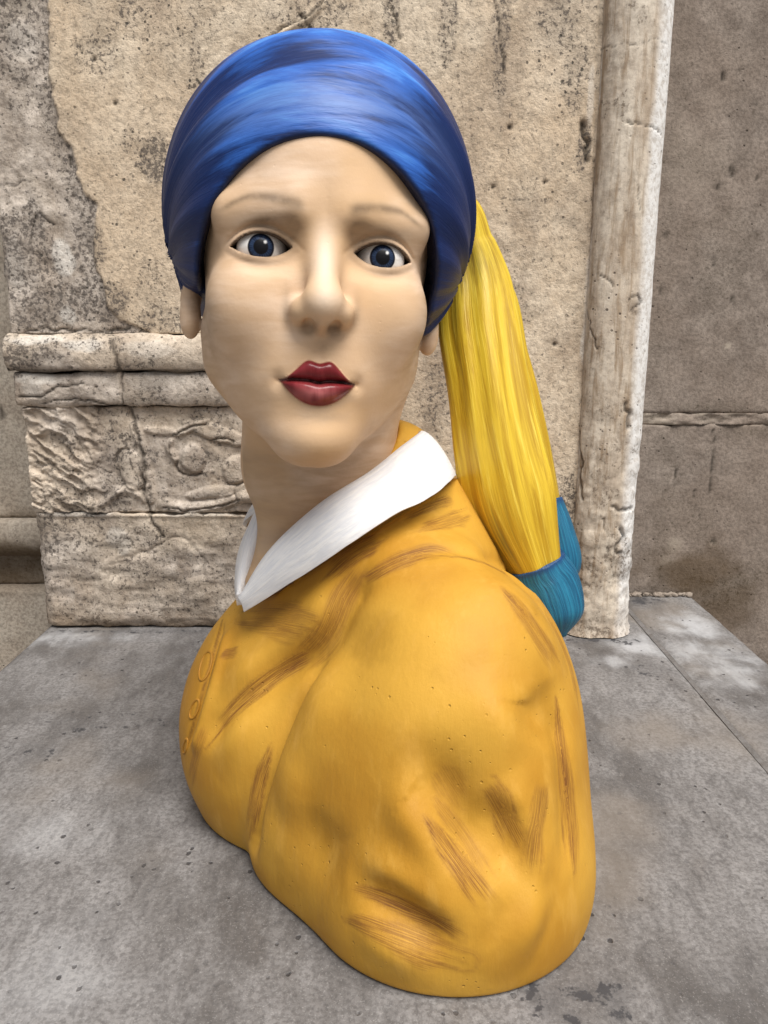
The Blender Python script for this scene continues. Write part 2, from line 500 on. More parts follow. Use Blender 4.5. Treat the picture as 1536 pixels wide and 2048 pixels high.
def head_sdf(q):
    s = q.copy(); s[..., 0] = np.abs(s[..., 0])
    x, y, z = s[..., 0], s[..., 1], s[..., 2]
    d = ell(s, (0, -8, 36), (73, 95, 80))
    d = smin(d, ell(s, (0, 22, -24), (62, 64, 84)), 14)
    d = smin(d, ell(s, (0, 51, -61), (36, 36.5, 40)), 14)
    d = smin(d, capsule(s, (49, 6, -40), (45, 14, -56), 15, 13), 14)
    d = smin(d, capsule(s, (44, 14, -56), (8, 62, -93), 13, 12), 15)
    d = smin(d, ell(s, (0, 66.5, -94.5), (18, 21.5, 14.5)), 15)
    d = smin(d, ell(s, (33, 59, -27), (25, 24, 26)), 14)
    # brow and sockets
    d = smin(d, capsule(s, (15, 75.5, 19), (47, 61.5, 18), 8.0, 7.5), 18)
    d = smax(d, -ell(s, (32, 93, -1), (19, 15.5, 11)), 9)
    d = smax(d, -ell(s, (17, 92.5, 0), (6, 9.5, 8)), 11)
    # nose
    d = smin(d, capsule(s, (0, 77, 8), (0, 96, -26), 6.6, 8.2), 8)
    d = smin(d, ell(s, (0, 98.5, -28), (8.6, 9.5, 8.6)), 8)
    d = smin(d, ell(s, (10.0, 89.5, -32), (6.0, 9.0, 6.4)), 6)
    d = smin(d, capsule(s, (0, 88, -39), (0, 98, -35.5), 4, 4), 3)
    d = smax(d, -ell(s, (6.6, 95.0, -40), (3.6, 6.5, 5.0)), 1.6)
    # philtrum and lips
    front = sstep(60, 74, y)
    ax = x
    d = d + front * 0.9 * np.exp(-(x / 2.6) ** 2) * sstep(-57, -53, z) * sstep(-41, -46, z)
    zt, zm, zb = lip_top(ax), lip_mid(ax), lip_bot(ax)
    fal = np.clip(1 - (ax / (LIPW + 0.5)) ** 3, 0, 1)
    tu = np.clip((z - zm) / np.maximum(zt - zm, 0.3), 0, 1)
    tl = np.clip((zm - z) / np.maximum(zm - zb, 0.3), 0, 1)
    bu = np.where((z > zm), np.sin(np.pi * np.clip(1 - tu, 0, 1) ** 0.75) ** 0.8, 0) * 3.4 * (tu < 1)
    bl = np.where((z <= zm), np.sin(np.pi * np.clip(tl, 0, 1) ** 0.8) ** 0.8, 0) * 4.6 * (tl < 1)
    d = d - front * fal * (bu + bl)
    d = d + front * (ax < LIPW + 2) * 2.6 * np.exp(-((z - zm) / 1.15) ** 2) * np.clip(1.15 - (ax / (LIPW + 2)) ** 4, 0, 1)
    d = d + front * 1.6 * np.exp(-((ax - LIPW - 1) / 3.2) ** 2 - ((z + 66) / 4.5) ** 2)
    # lids
    R = 15.0
    lid = np.sqrt((x - EYE_C[0]) ** 2 + (y - EYE_C[1]) ** 2 + (z - EYE_C[2]) ** 2) - R
    lid = smax(lid, ell(s, (31, 70, 0), (19, 30, 10.5)), 2)
    d = smin(d, lid, 3.5)
    ox = x - EX
    zu, zl = lid_up(ox), lid_lo(ox)
    near = np.exp(-((ox) / 17.0) ** 4) * sstep(58, 66, y)
    d = d + near * 1.5 * np.exp(-((z - (zu * 0.9 + 4.2)) / 1.3) ** 2)
    d = d + near * 0.7 * np.exp(-((z - (zl * 0.9 - 4.6)) / 1.6) ** 2)
    op = np.maximum(z - zu, zl - z)
    ed = np.sqrt((x - EYE_C[0]) ** 2 + (y - EYE_C[1]) ** 2 + (z - EYE_C[2]) ** 2)
    carve = np.maximum(np.maximum(op, 11.6 - ed), 45 - y)
    d = smax(d, -carve, 0.5)
    # ears: a flat shell with a lobe, most of it under the head wrap
    ear = ell(s, (73, -6, -8), (7, 15, 26))
    ear = smin(ear, ell(s, (72, 3, -33), (6, 8, 11)), 6)
    ear = smax(ear, -ell(s, (78, -2, -4), (5, 9, 15)), 3)
    d = smin(d, ear, 3)
    return d

NECK = [(-0.050, 0.652, 0.40), (-0.056, 0.655, 0.31), (-0.024, 0.668, 0.235), (-0.03, 0.67, 0.16)]
def neck_sdf(p):
    d = capsule(p, NECK[0], NECK[1], 0.066, 0.062)
    d = smin(d, capsule(p, NECK[1], NECK[2], 0.061, 0.055), 0.02)
    d = smin(d, capsule(p, NECK[2], NECK[3], 0.055, 0.075), 0.03)
    # tendon running from behind the ear to the pit of the throat
    d = smin(d, capsule(p, from_head((-26, -10, -60)), at(556, 1150, 0.610), 0.015, 0.008), 0.022)
    d = smin(d, capsule(p, from_head((48, -10, -60)), at(515, 1165, 0.600), 0.016, 0.009), 0.030)
    return d

# ------------------------------------------------------------------ the jacket
def body_raw(p):
    d = ell(p, (-0.020, 0.675, 0.06), (0.148, 0.160, 0.185))                 # trunk
    d = smin(d, ell(p, (-0.094, 0.645, 0.065), (0.090, 0.100, 0.115)), 0.03)  # chest
    d = smin(d, ell(p, (-0.02, 0.83, 0.10), (0.10, 0.10, 0.14)), 0.05)      # far shoulder
    d = smin(d, capsule(p, (-0.020, 0.660, 0.235), (0.055, 0.535, 0.175), 0.070, 0.075), 0.05)
    d = smin(d, capsule(p, (-0.01, 0.680, 0.225), (-0.01, 0.80, 0.17), 0.070, 0.07), 0.05)
    d = smin(d, capsule(p, (0.00, 0.675, 0.29), (0.02, 0.68, 0.20), 0.055, 0.09), 0.04)
    sl = ell(p, (0.048, 0.520, 0.070), (0.100, 0.098, 0.165))
    sl = smin(sl, ell(p, (0.048, 0.505, 0.02), (0.100, 0.091, 0.075)), 0.05)
    sl = smin(sl, ell(p, (-0.005, 0.575, 0.06), (0.090, 0.088, 0.14)), 0.05)
    sl = smin(sl, ell(p, (-0.043, 0.555, 0.025), (0.064, 0.058, 0.085)), 0.045)
    sl = smin(sl, ell(p, (0.080, 0.60, 0.10), (0.080, 0.10, 0.13)), 0.05)
    d = smin(d, sl, 0.008)
    return d
VPT = at(486, 1212, 0.592)
def jacket_sdf(p):
    d = body_raw(p)
    # the neck opening, running down to a point at the front
    o = capsule(p, (-0.058, 0.655, 0.34), (-0.062, 0.645, 0.262), 0.070, 0.060)
    o = smin(o, capsule(p, (-0.066, 0.640, 0.262), VPT + np.array([-0.012, -0.004, 0.004]), 0.052, 0.008), 0.012)
    d = smax(d, -o, 0.006)
    return smax(d, -p[..., 2], 0.004)
def skin_sdf(p):
    d = head_sdf(to_head(p)) * HS
    n = neck_sdf(p)
    d = smin(d, n, 0.016)
    chest = np.maximum(body_raw(p) + 0.010, np.linalg.norm(p - np.array([-0.075, 0.635, 0.210]), axis=-1) - 0.078)
    return smin(d, chest, 0.012)

WC, WR = np.array([3.0, -10.0, 34.0]), np.array([92.0, 99.0, 100.0])
def wrap_flow(q):
    phi = np.arctan2(q[..., 2] - 2, q[..., 1] + 5)
    return phi
def wrap_sdf(p):
    q = to_head(p)
    x, y, z = q[..., 0], q[..., 1], q[..., 2]
    d = ell(q, WC, WR)
    d = smin(d, ell(q, (0, -55, -10), (78, 55, 62)), 25)
    phi = wrap_flow(q)
    w = 0.5 * np.sin(phi * 13 + x * 0.012 + 1.2 * np.sin(x * 0.021)) + 0.35 * np.sin(phi * 23 - x * 0.02 + 1.0) + 0.4 * vnoise(phi * 7, x * 0.012, None, 5)
    fade = sstep(0.62, 0.95, phi) + 0.45 * sstep(30, 70, np.abs(x))
    d = d - 3.1 * w * np.clip(fade, 0, 1)
    # face opening
    op = np.sqrt(((x - 0.0) / 64.5) ** 2 + (np.maximum(z + 12, 0) / 64.0) ** 2) - 1
    op = op * 62 + 0.9 * vnoise(x * 0.05, z * 0.05, None, 3)
    op = np.maximum(op, 8 - y + 0.18 * (-z))
    d = smax(d, -op, 3.5)
    low = -26 - 0.13 * x - z + 0.10 * (y - 10)
    d = smax(d, low, 4)
    return d * HS

bust = thing('painted_bust', 'painted bust of a woman with blue head wrap and ochre jacket on the marble slab', 'statue', (0.0, 0.62, 0.0))

# ---- skin
V, Q = polygonise(skin_sdf, (-0.17, 0.42, 0.12), (0.14, 0.80, 0.62), 0.00125)
h = to_head(V); N = vnormals(V, Q)
hx, hy, hz = h[:, 0], h[:, 1], h[:, 2]; ax = np.abs(hx)
frontm = (hy > 55) & (N @ HR[1] > -0.2)
zt, zm, zb = lip_top(ax), lip_mid(ax), lip_bot(ax)
lip = frontm * sstep(0.5, -0.5, np.maximum(np.maximum(hz - zt, zb - hz), ax - LIPW))
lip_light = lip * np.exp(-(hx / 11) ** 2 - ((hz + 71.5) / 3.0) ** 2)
line = frontm * (ax < LIPW) * 0.95 * np.exp(-((hz - zm) / 0.8) ** 2)
ox = ax - EX
zu, zl = lid_up(ox), lid_lo(ox)
edge_u = np.exp(-((hz - zu - 0.3) / 0.75) ** 2) * (np.abs(ox) < 15.5)
edge_l = 0.45 * np.exp(-((hz - zl + 0.2) / 0.6) ** 2) * (np.abs(ox) < 14.5)
line = np.maximum(line, frontm * (hy > 60) * np.maximum(edge_u, edge_l))
# brows: two soft painted arcs
bz = 18.8 + 3.8 * np.sin(np.clip((ax - 12) / 40, 0, 1) * math.pi * 0.78) - 4.0 * sstep(36, 54, ax)
bw = 2.9 - 1.6 * sstep(14, 54, ax)
brow = (hy > 30) * np.exp(-((hz - bz) / bw) ** 2) * sstep(9, 15, ax) * sstep(55, 46, ax) * 0.62
# umber glaze the painter brushed as shading round eyes, nostrils, jaw edge and throat
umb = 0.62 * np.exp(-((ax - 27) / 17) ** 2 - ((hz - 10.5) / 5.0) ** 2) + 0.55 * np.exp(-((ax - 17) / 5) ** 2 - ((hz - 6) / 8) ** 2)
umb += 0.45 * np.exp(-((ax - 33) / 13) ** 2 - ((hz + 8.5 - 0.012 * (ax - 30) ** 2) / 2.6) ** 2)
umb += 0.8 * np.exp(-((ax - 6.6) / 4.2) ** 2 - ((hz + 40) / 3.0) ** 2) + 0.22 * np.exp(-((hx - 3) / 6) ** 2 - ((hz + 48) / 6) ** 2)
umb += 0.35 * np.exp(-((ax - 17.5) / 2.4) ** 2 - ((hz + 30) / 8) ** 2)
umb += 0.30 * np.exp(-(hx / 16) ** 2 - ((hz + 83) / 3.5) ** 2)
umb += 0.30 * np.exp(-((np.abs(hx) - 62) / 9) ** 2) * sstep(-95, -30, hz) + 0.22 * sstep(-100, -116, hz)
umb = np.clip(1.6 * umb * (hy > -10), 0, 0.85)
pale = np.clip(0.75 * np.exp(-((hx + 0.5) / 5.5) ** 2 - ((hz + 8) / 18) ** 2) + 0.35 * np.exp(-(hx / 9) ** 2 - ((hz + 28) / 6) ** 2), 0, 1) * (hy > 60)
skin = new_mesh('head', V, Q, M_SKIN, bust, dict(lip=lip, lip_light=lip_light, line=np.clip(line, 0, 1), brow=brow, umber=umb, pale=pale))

# ---- eyes
def eye(sx):
    n, m, R = 40, 60, 13.0
    c = np.array([EYE_C[0] * sx, EYE_C[1], EYE_C[2]])
    gaze = np.array([-0.02, 1.0, -0.02]); gaze /= np.linalg.norm(gaze)
    gx = np.cross(gaze, [0, 0, 1.0]); gx /= np.linalg.norm(gx); gz = np.cross(gx, gaze)
    vs, fl, ir, spk = [], [], [], []
    for i in range(n + 1):
        th = (i / n) ** 1.3 * 1.75
        for j in range(m):
            a = 2 * math.pi * j / m
            rr = R + 0.5 * math.exp(-(th / 0.5) ** 4)
            v = c + rr * (math.cos(th) * gaze + math.sin(th) * (math.cos(a) * gx + math.sin(a) * gz))
            vs.append(from_head(v)); fl.append((a, th, 0)); ir.append(th * 13.0 / 6.6)
            ux, uz = math.sin(th) * math.cos(a) * R, math.sin(th) * math.sin(a) * R
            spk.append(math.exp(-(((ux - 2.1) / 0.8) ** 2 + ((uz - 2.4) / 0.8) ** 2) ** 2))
    F = [(i * m + j, i * m + (j + 1) % m, (i + 1) * m + (j + 1) % m, (i + 1) * m + j) for i in range(n) for j in range(m)]
    return new_mesh('eyeball', vs, F, M_EYE, skin, dict(flow=fl, iris=ir, spark=spk), recalc=True)
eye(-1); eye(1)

# ---- head wrap
V, Q = polygonise(wrap_sdf, (-0.19, 0.46, 0.38), (0.14, 0.83, 0.68), 0.0018)
h = to_head(V)
phi = wrap_flow(h)
N = vnormals(V, Q)
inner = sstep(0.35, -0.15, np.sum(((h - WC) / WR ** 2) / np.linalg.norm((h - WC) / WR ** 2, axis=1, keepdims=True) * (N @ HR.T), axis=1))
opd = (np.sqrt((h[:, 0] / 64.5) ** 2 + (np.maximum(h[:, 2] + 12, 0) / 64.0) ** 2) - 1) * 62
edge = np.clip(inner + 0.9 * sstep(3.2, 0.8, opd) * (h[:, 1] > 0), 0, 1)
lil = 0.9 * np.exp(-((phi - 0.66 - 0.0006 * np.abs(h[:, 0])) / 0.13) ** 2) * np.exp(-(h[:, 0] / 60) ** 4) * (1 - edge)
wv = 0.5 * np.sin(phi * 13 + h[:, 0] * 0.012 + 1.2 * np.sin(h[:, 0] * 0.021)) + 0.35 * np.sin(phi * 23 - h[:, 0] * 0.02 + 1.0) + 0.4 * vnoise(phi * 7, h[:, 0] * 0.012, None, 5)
navy = 0.13 - 0.22 * wv * sstep(0.62, 0.9, phi) + 0.36 * sstep(34, 78, np.abs(h[:, 0] - 2)) - 0.10 * sstep(1.15, 1.45, phi) * np.exp(-((h[:, 0] - 5) / 45) ** 2)  # sides and fold hollows darkened, crown lightened: paint and light mixed in the colour
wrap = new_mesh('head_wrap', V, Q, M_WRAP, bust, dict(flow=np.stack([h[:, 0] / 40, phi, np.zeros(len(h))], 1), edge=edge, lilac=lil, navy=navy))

# ---- jacket
V, Q = polygonise(jacket_sdf, (-0.22, 0.39, -0.006), (0.20, 0.97, 0.37), 0.0022)
surf = Surf(V, Q)
def sculpt(V, N, pts, width, depth, taper=0.15):
    """push the surface out (depth > 0) or in along a stroke, softly"""
    P = surf.curve(pts)
    d, t = polydist(V, P, width * 3.5)
    w = width
    L = np.linalg.norm(np.diff(P, axis=0), axis=1).sum()
    taper = min(0.5, max(taper, 2.2 * width / L))
    e = sstep(0, taper, t) * sstep(0, taper, 1 - t)
    return V + N * (depth * np.exp(-(d / w) ** 2) * e)[:, None]
FOLDS = [
    # (pixels of the photo, width, depth)
    ([(770, 1130), (705, 1190), (650, 1290), (560, 1345), (470, 1415), (400, 1500)], 0.011, -0.008),
    ([(700, 1160), (600, 1270), (520, 1330), (440, 1400)], 0.016, 0.007),
    ([(560, 1390), (480, 1450), (420, 1540)], 0.020, 0.005),
    ([(655, 1290), (590, 1410), (545, 1520), (515, 1600), (500, 1710)], 0.008, -0.007),
    ([(700, 1300), (640, 1420), (590, 1540), (560, 1660)], 0.020, 0.006),
    ([(790, 1500), (860, 1530), (905, 1600), (960, 1700), (1000, 1800)], 0.020, -0.012),
    ([(760, 1560), (830, 1640), (900, 1740), (950, 1830)], 0.014, 0.006),
    ([(960, 1320), (990, 1430), (1040, 1540)], 0.016, 0.006),
    ([(960, 1580), (1010, 1680), (1050, 1790)], 0.012, -0.006),
    ([(1000, 1550), (1050, 1650), (1085, 1780)], 0.010, 0.004),
    ([(1075, 1360), (1085, 1420), (1070, 1500)], 0.020, -0.007),
    ([(1120, 1400), (1130, 1550), (1140, 1750)], 0.010, -0.004),
    ([(690, 1780), (760, 1800), (850, 1860), (935, 1905)], 0.014, -0.009),
    ([(700, 1740), (800, 1765), (900, 1830), (960, 1870)], 0.013, 0.005),
    ([(690, 1850), (790, 1900), (900, 1935)], 0.014, 0.004),
    ([(1000, 1820), (1040, 1840), (1100, 1850)], 0.022, 0.006),
    ([(640, 1600), (650, 1700), (690, 1780)], 0.022, -0.005),
    ([(880, 1150), (1000, 1180), (1080, 1260)], 0.018, 0.004),
    ([(800, 1120), (900, 1100), (1010, 1130), (1080, 1200)], 0.007, -0.003),
    ([(445, 1240), (420, 1330), (395, 1420), (372, 1500)], 0.0035, -0.0035),
    ([(458, 1250), (436, 1340), (410, 1430), (385, 1510)], 0.005, 0.003),
    ([(486, 1222), (600, 1155), (700, 1090), (820, 1015), (900, 965)], 0.0025, -0.002),
]
N = vnormals(V, Q)
for pts, w, dep in FOLDS:
    V = sculpt(V, N, pts, w * 1.1, dep * 1.15)
V[:, 2] = np.maximum(V[:, 2], 0.0)
low = fbm(V[:, 0] * 16, V[:, 1] * 16, V[:, 2] * 16, 2, 9)
N = vnormals(V, Q)
V = V + N * (low * 0.0012)[:, None] * sstep(0.0, 0.02, V[:, 2])[:, None]
N = vnormals(V, Q)
surf = Surf(V, Q)
STROKES = [
    # brown brush marks: (pixels, half width in pixels at the start and end, strength)
    ([(765, 1075), (700, 1110), (640, 1165)], 26, 14, 0.85),
    ([(720, 1165), (790, 1125), (860, 1105), (905, 1110)], 10, 22, 0.7),
    ([(830, 1060), (890, 1045), (940, 1030)], 12, 16, 0.6),
    ([(800, 1042), (850, 1018), (900, 1000)], 5, 10, 0.75),
    ([(735, 1120), (690, 1190), (655, 1270), (600, 1330)], 18, 24, 0.55),
    ([(640, 1300), (560, 1345), (480, 1410), (410, 1490)], 16, 9, 0.75),
    ([(640, 1255), (560, 1240), (480, 1235)], 34, 16, 0.5),
    ([(440, 1310), (455, 1308), (478, 1303)], 7, 9, 0.9),
    ([(415, 1440), (395, 1500), (378, 1580)], 6, 10, 0.5),
    ([(545, 1490), (520, 1560), (500, 1660)], 7, 13, 0.8),
    ([(530, 1570), (510, 1620), (498, 1680)], 6, 8, 0.6),
    ([(830, 1110), (950, 1120), (1050, 1170)], 4, 4, 0.6),
    ([(1000, 1170), (1050, 1230), (1120, 1340)], 10, 24, 0.6),
    ([(1095, 1230), (1140, 1330), (1160, 1440)], 12, 10, 0.6),
    ([(1112, 1395), (1120, 1480), (1135, 1600), (1145, 1740)], 5, 22, 0.85),
    ([(1085, 1560), (1075, 1640), (1060, 1755)], 16, 15, 0.6),
    ([(968, 1565), (1000, 1620), (1040, 1700)], 6, 26, 0.55),
    ([(985, 1560), (1010, 1600), (1025, 1690)], 12, 12, 0.5),
    ([(848, 1630), (890, 1690), (940, 1760), (980, 1815)], 8, 24, 0.75),
    ([(870, 1600), (930, 1680), (980, 1770)], 10, 16, 0.4),
    ([(690, 1770), (760, 1790), (860, 1835), (925, 1875)], 8, 20, 0.8),
    ([(690, 1835), (780, 1870), (870, 1905), (935, 1925)], 12, 26, 0.6),
    ([(880, 1530), (905, 1570), (930, 1610)], 30, 14, 0.3),
]
SHADE_GLAZE = [  # wide thin strokes of darker ochre, shading painted into the fold hollows
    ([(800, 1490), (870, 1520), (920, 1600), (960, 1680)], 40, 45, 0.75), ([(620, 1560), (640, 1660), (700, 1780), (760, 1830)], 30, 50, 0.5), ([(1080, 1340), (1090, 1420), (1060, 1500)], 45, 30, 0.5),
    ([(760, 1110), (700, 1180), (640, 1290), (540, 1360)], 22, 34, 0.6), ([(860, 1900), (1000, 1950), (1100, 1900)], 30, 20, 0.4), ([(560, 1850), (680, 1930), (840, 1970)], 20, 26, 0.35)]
shade_glaze = np.zeros(len(V))
for pts, w0, w1, st in SHADE_GLAZE:
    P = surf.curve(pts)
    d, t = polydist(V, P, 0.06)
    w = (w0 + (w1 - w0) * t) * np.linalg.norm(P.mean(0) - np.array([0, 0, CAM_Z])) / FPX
    shade_glaze = np.maximum(shade_glaze, st * np.exp(-(d / w) ** 2 * 1.3) * sstep(0, 0.2, t + 0.1) * sstep(1.05, 0.7, t))
stroke = np.zeros(len(V)); suv = np.zeros((len(V), 3))
for k, (pts, w0, w1, st) in enumerate(STROKES):
    P = surf.curve(pts)
    if len(P) < 2: continue
    px = np.linalg.norm(P.mean(0) - np.array([0, 0, CAM_Z])) / FPX
    d, t = polydist(V, P, 0.03)
    w = (w0 + (w1 - w0) * t) * px
    L = np.linalg.norm(np.diff(P, axis=0), axis=1).sum()
    side = np.cross(N, P[-1] - P[0]); side /= np.maximum(np.linalg.norm(side, axis=1, keepdims=True), 1e-9)
    j = np.clip((t * (len(P) - 1)).astype(int), 0, len(P) - 1)
    lane = np.clip(np.sign(np.sum((V - P[j]) * side, 1)) * d, -0.05, 0.05)
    e0 = 0.05 + 0.10 * vnoise(lane * 260 + k * 9, 0 * lane, None, 31)
    e1 = 0.86 + 0.16 * vnoise(lane * 300 + k * 5, 0 * lane + 3, None, 37)
    thin = 0.75 + 0.35 * vnoise(lane * 420, t * 1.5 + k, None, 43)
    wk = w * (0.62 + 0.38 * sstep(0, 0.3, t)) * (1 - 0.25 * sstep(0.7, 1, t))
    a = sstep(1.05, 0.62, d / (wk * 1.6) + 0.15 * vnoise(t * 6 + k, 0 * t, None, 5)) * sstep(e0 - 0.06, e0 + 0.06, t) * sstep(e1 + 0.16, e1 - 0.12, t) * min(0.92, st * 1.2) * np.clip(thin + 0.15, 0.35, 1)
    m = a > stroke
    stroke[m] = a[m]
    suv[m] = np.stack([t[m] * L * 20 + k * 3.7, lane[m] * 20 + k * 1.3, np.full(m.sum(), k * 2.0)], 1)
line = np.zeros(len(V))
for pts, w in [([(445, 1240), (420, 1330), (395, 1420), (372, 1500)], 0.0014), ([(486, 1222), (600, 1155), (700, 1090), (820, 1015), (900, 965)], 0.0016)]:
    P = surf.curve(pts)
    d, t = polydist(V, P, 0.02)
    line = np.maximum(line, 0.8 * np.exp(-(d / w) ** 2))
jacket = new_mesh('jacket', V, Q, M_JACKET, bust, dict(stroke=stroke, stroke_uv=suv, line=line, shade_glaze=shade_glaze))

# ---- fastenings down the front: raised loops
def tube(P, r, seg=8, closed=False):
    P = np.array(P, float); n = len(P)
    T = np.gradient(P, axis=0)
    if closed: T = np.roll(P, -1, 0) - np.roll(P, 1, 0)
    T /= np.linalg.norm(T, axis=1, keepdims=True)
    up = np.array([0.3, -0.8, 0.5])
    A = np.cross(T, up); A /= np.linalg.norm(A, axis=1, keepdims=True)
    B = np.cross(T, A)
    r = np.broadcast_to(np.asarray(r, float), (n,))
    th = np.linspace(0, 2 * math.pi, seg, endpoint=False)
    V = (P[:, None] + r[:, None, None] * (np.cos(th)[None, :, None] * A[:, None] + np.sin(th)[None, :, None] * B[:, None])).reshape(-1, 3)
    F = []
    for i in range(n if closed else n - 1):
        for j in range(seg):
            i2 = (i + 1) % n
            F.append((i * seg + j, i2 * seg + j, i2 * seg + (j + 1) % seg, i * seg + (j + 1) % seg))
    if not closed:
        F.append(tuple(range(seg))[::-1]); F.append(tuple((n - 1) * seg + j for j in range(seg)))
    return V, F
for cx, cy, rx, ry, tilt in [(411, 1332, 10, 30, 0.28), (389, 1418, 7, 20, 0.35), (371, 1492, 3.5, 15, 0.2)]:
    pts = []
    for a in np.linspace(0, 2 * math.pi, 22, endpoint=False):
        u, v = rx * math.cos(a), ry * math.sin(a)
        hpt = surf.hit(cx + u * math.cos(tilt) - v * math.sin(tilt), cy + u * math.sin(tilt) + v * math.cos(tilt))
        if hpt is not None: pts.append(hpt)
    if len(pts) > 10:
        tv, tf = tube(pts, 0.0011, 8, closed=True)
        new_mesh('fastening_loop', tv, tf, M_JACKET, jacket, dict(stroke=np.full(len(tv), 0.45)), recalc=True)

# ---- collar: a folded strip round the neck
inner_e = [at(478, 1205, 0.585), at(540, 1105, 0.577), at(640, 1012, 0.575), at(740, 948, 0.588), at(800, 900, 0.608), at(842, 866, 0.640),
           np.array([0.010, 0.715, 0.318]), np.array([-0.05, 0.735, 0.300]), np.array([-0.105, 0.70, 0.272]), at(532, 1022, 0.645), at(511, 1095, 0.632), at(492, 1165, 0.606), at(481, 1203, 0.590)]
outer_e = [at(490, 1219, 0.580), at(606, 1150, 0.556), at(706, 1084, 0.545), at(806, 1022, 0.555), at(872, 988, 0.578), at(907, 952, 0.620),
           np.array([0.055, 0.735, 0.270]), np.array([-0.05, 0.775, 0.250]), np.array([-0.13, 0.72, 0.235]), at(513, 1030, 0.668), at(482, 1100, 0.650), at(474, 1168, 0.616), at(479, 1208, 0.592)]
A = crom(inner_e, 110); B = crom(outer_e, 110)
nr = 12
grid = []
for j in range(nr + 1):
    s = j / nr
    mid = A + (B - A) * s
    mid = mid + np.array([0.0, -0.003, 0.007]) * (4 * s * (1 - s)) ** 0.8
    grid.append(mid)
grid = np.array(grid)
wob = fbm(np.linspace(0, 14, 110), np.zeros(110), None, 3, 41) * 0.0016
grid[-1, :, 2] += wob; grid[-2, :, 2] += wob * 0.5
nv = grid.reshape(-1, 3)
F = [(j * 110 + i, j * 110 + i + 1, (j + 1) * 110 + i + 1, (j + 1) * 110 + i) for j in range(nr) for i in range(109)]
fl = np.array([(i / 12.0, j / nr, 0) for j in range(nr + 1) for i in range(110)], float)
collar = new_mesh('collar', nv, F, M_COLLAR, bust, dict(flow=fl), recalc=True)
so = collar.modifiers.new('solidify', 'SOLIDIFY'); so.thickness = 0.0042; so.offset = 0.0
bv = collar.modifiers.new('bevel', 'BEVEL'); bv.width = 0.0018; bv.segments = 2; bv.limit_method = 'ANGLE'

# ---- hair hanging behind: two thick locks whose ends are bound in teal
def lock(path, wid, dep, axis, seed, name, mat, parent, n=90, seg=72, groove=0.075, cap=True, extra=None, round_end=False):
    P = crom(path, n)
    W = crom(np.array(wid)[:, None], n)[:, 0]; D = crom(np.array(dep)[:, None], n)[:, 0]
    if round_end:
        s = np.linspace(0, 1, n); k = np.sqrt(np.clip(1 - sstep(0.72, 1.0, s) ** 2 * 0.93, 0, 1)); W = W * k; D = D * k
    T = np.gradient(P, axis=0); T /= np.linalg.norm(T, axis=1, keepdims=True)
    A = np.array(axis, float) - T * (T @ np.array(axis, float))[:, None]; A /= np.linalg.norm(A, axis=1, keepdims=True)
    Bv = np.cross(T, A)
    th = np.linspace(0, 2 * math.pi, seg, endpoint=False)
    s = np.linspace(0, 1, n)[:, None]
    g = np.sin(th * 5 + seed + 1.5 * np.sin(s * 3 + seed)) * 0.7 + np.sin(th * 11 - 2 * s + seed * 2) * 0.25
    g = g + 0.7 * vnoise(np.cos(th)[None] * 3 + s * 1.5 + seed, np.sin(th)[None] * 3 + 0 * s, None, 7)
    r = 1 + groove * g
    VV = P[:, None] + (r * np.cos(th))[..., None] * (W[:, None, None] * A[:, None]) + (r * np.sin(th))[..., None] * (D[:, None, None] * Bv[:, None])
    V = VV.reshape(-1, 3)
    F = [(i * seg + j, (i + 1) * seg + j, (i + 1) * seg + (j + 1) % seg, i * seg + (j + 1) % seg) for i in range(n - 1) for j in range(seg)]
    F.append(tuple(range(seg))[::-1]); F.append(tuple((n - 1) * seg + j for j in range(seg)))
    L = np.linalg.norm(np.diff(P, axis=0), axis=1).sum()
    fl = np.stack(np.broadcast_arrays(s * L * 12 + 0 * th + seed, th / 1.1 + 0 * s, np.cos(th)[None] * 0.6 + 0 * s), -1).reshape(-1, 3)
    at_ = dict(flow=fl)
    if extra: at_.update(extra(V, np.repeat(s[:, 0], seg)))
    return new_mesh(name, V, F, mat, parent, at_, recalc=True)
AX = (0.93, -0.36, 0.0)
p0 = [np.array([-0.012, 0.715, 0.525]), at(908, 410, 0.712), at(936, 490, 0.716), at(946, 565, 0.714), at(954, 660, 0.702), at(974, 780, 0.685), at(994, 900, 0.672), at(1020, 1010, 0.664), at(1072, 1135, 0.660)]
w0 = [0.016, 0.014, 0.023, 0.032, 0.036, 0.0355, 0.0385, 0.040, 0.024]
d0 = [0.016, 0.017, 0.020, 0.024, 0.028, 0.030, 0.028, 0.026, 0.022]
def green(V, s):
    g = 0.9 * np.exp(-((s - 0.33) / 0.10) ** 2) * sstep(0.05, -0.01, (V[:, 0] - at(915, 560, 0.71)[0])) + 0.8 * sstep(0.78, 0.97, s) * sstep(0.012, -0.02, V[:, 0] - np.interp(s, [0.7, 1.0], [at(985, 1000, .66)[0], at(1045, 1130, .66)[0]]))
    return dict(green=np.clip(g, 0, 1))
hair = lock(p0, w0, d0, AX, 1.0, 'hair_lock', M_HAIR, bust, extra=green)
p0b = [at(1069, 1122, 0.660), at(1085, 1160, 0.660), at(1102, 1210, 0.655), at(1120, 1275, 0.645)]
def tedge(V, s): return dict(edge=sstep(0.10, 0.02, s) * 0.9)
lock(p0b, [0.0265, 0.031, 0.030, 0.022], [0.024, 0.027, 0.027, 0.02], AX, 2.0, 'hair_tie', M_TEAL, hair, n=40, groove=0.03, extra=tedge, round_end=True)
p1 = [np.array([0.01, 0.725, 0.47]), at(980, 560, 0.728), at(1022, 720, 0.726), at(1050, 850, 0.715), at(1075, 950, 0.708), at(1095, 1010, 0.702)]
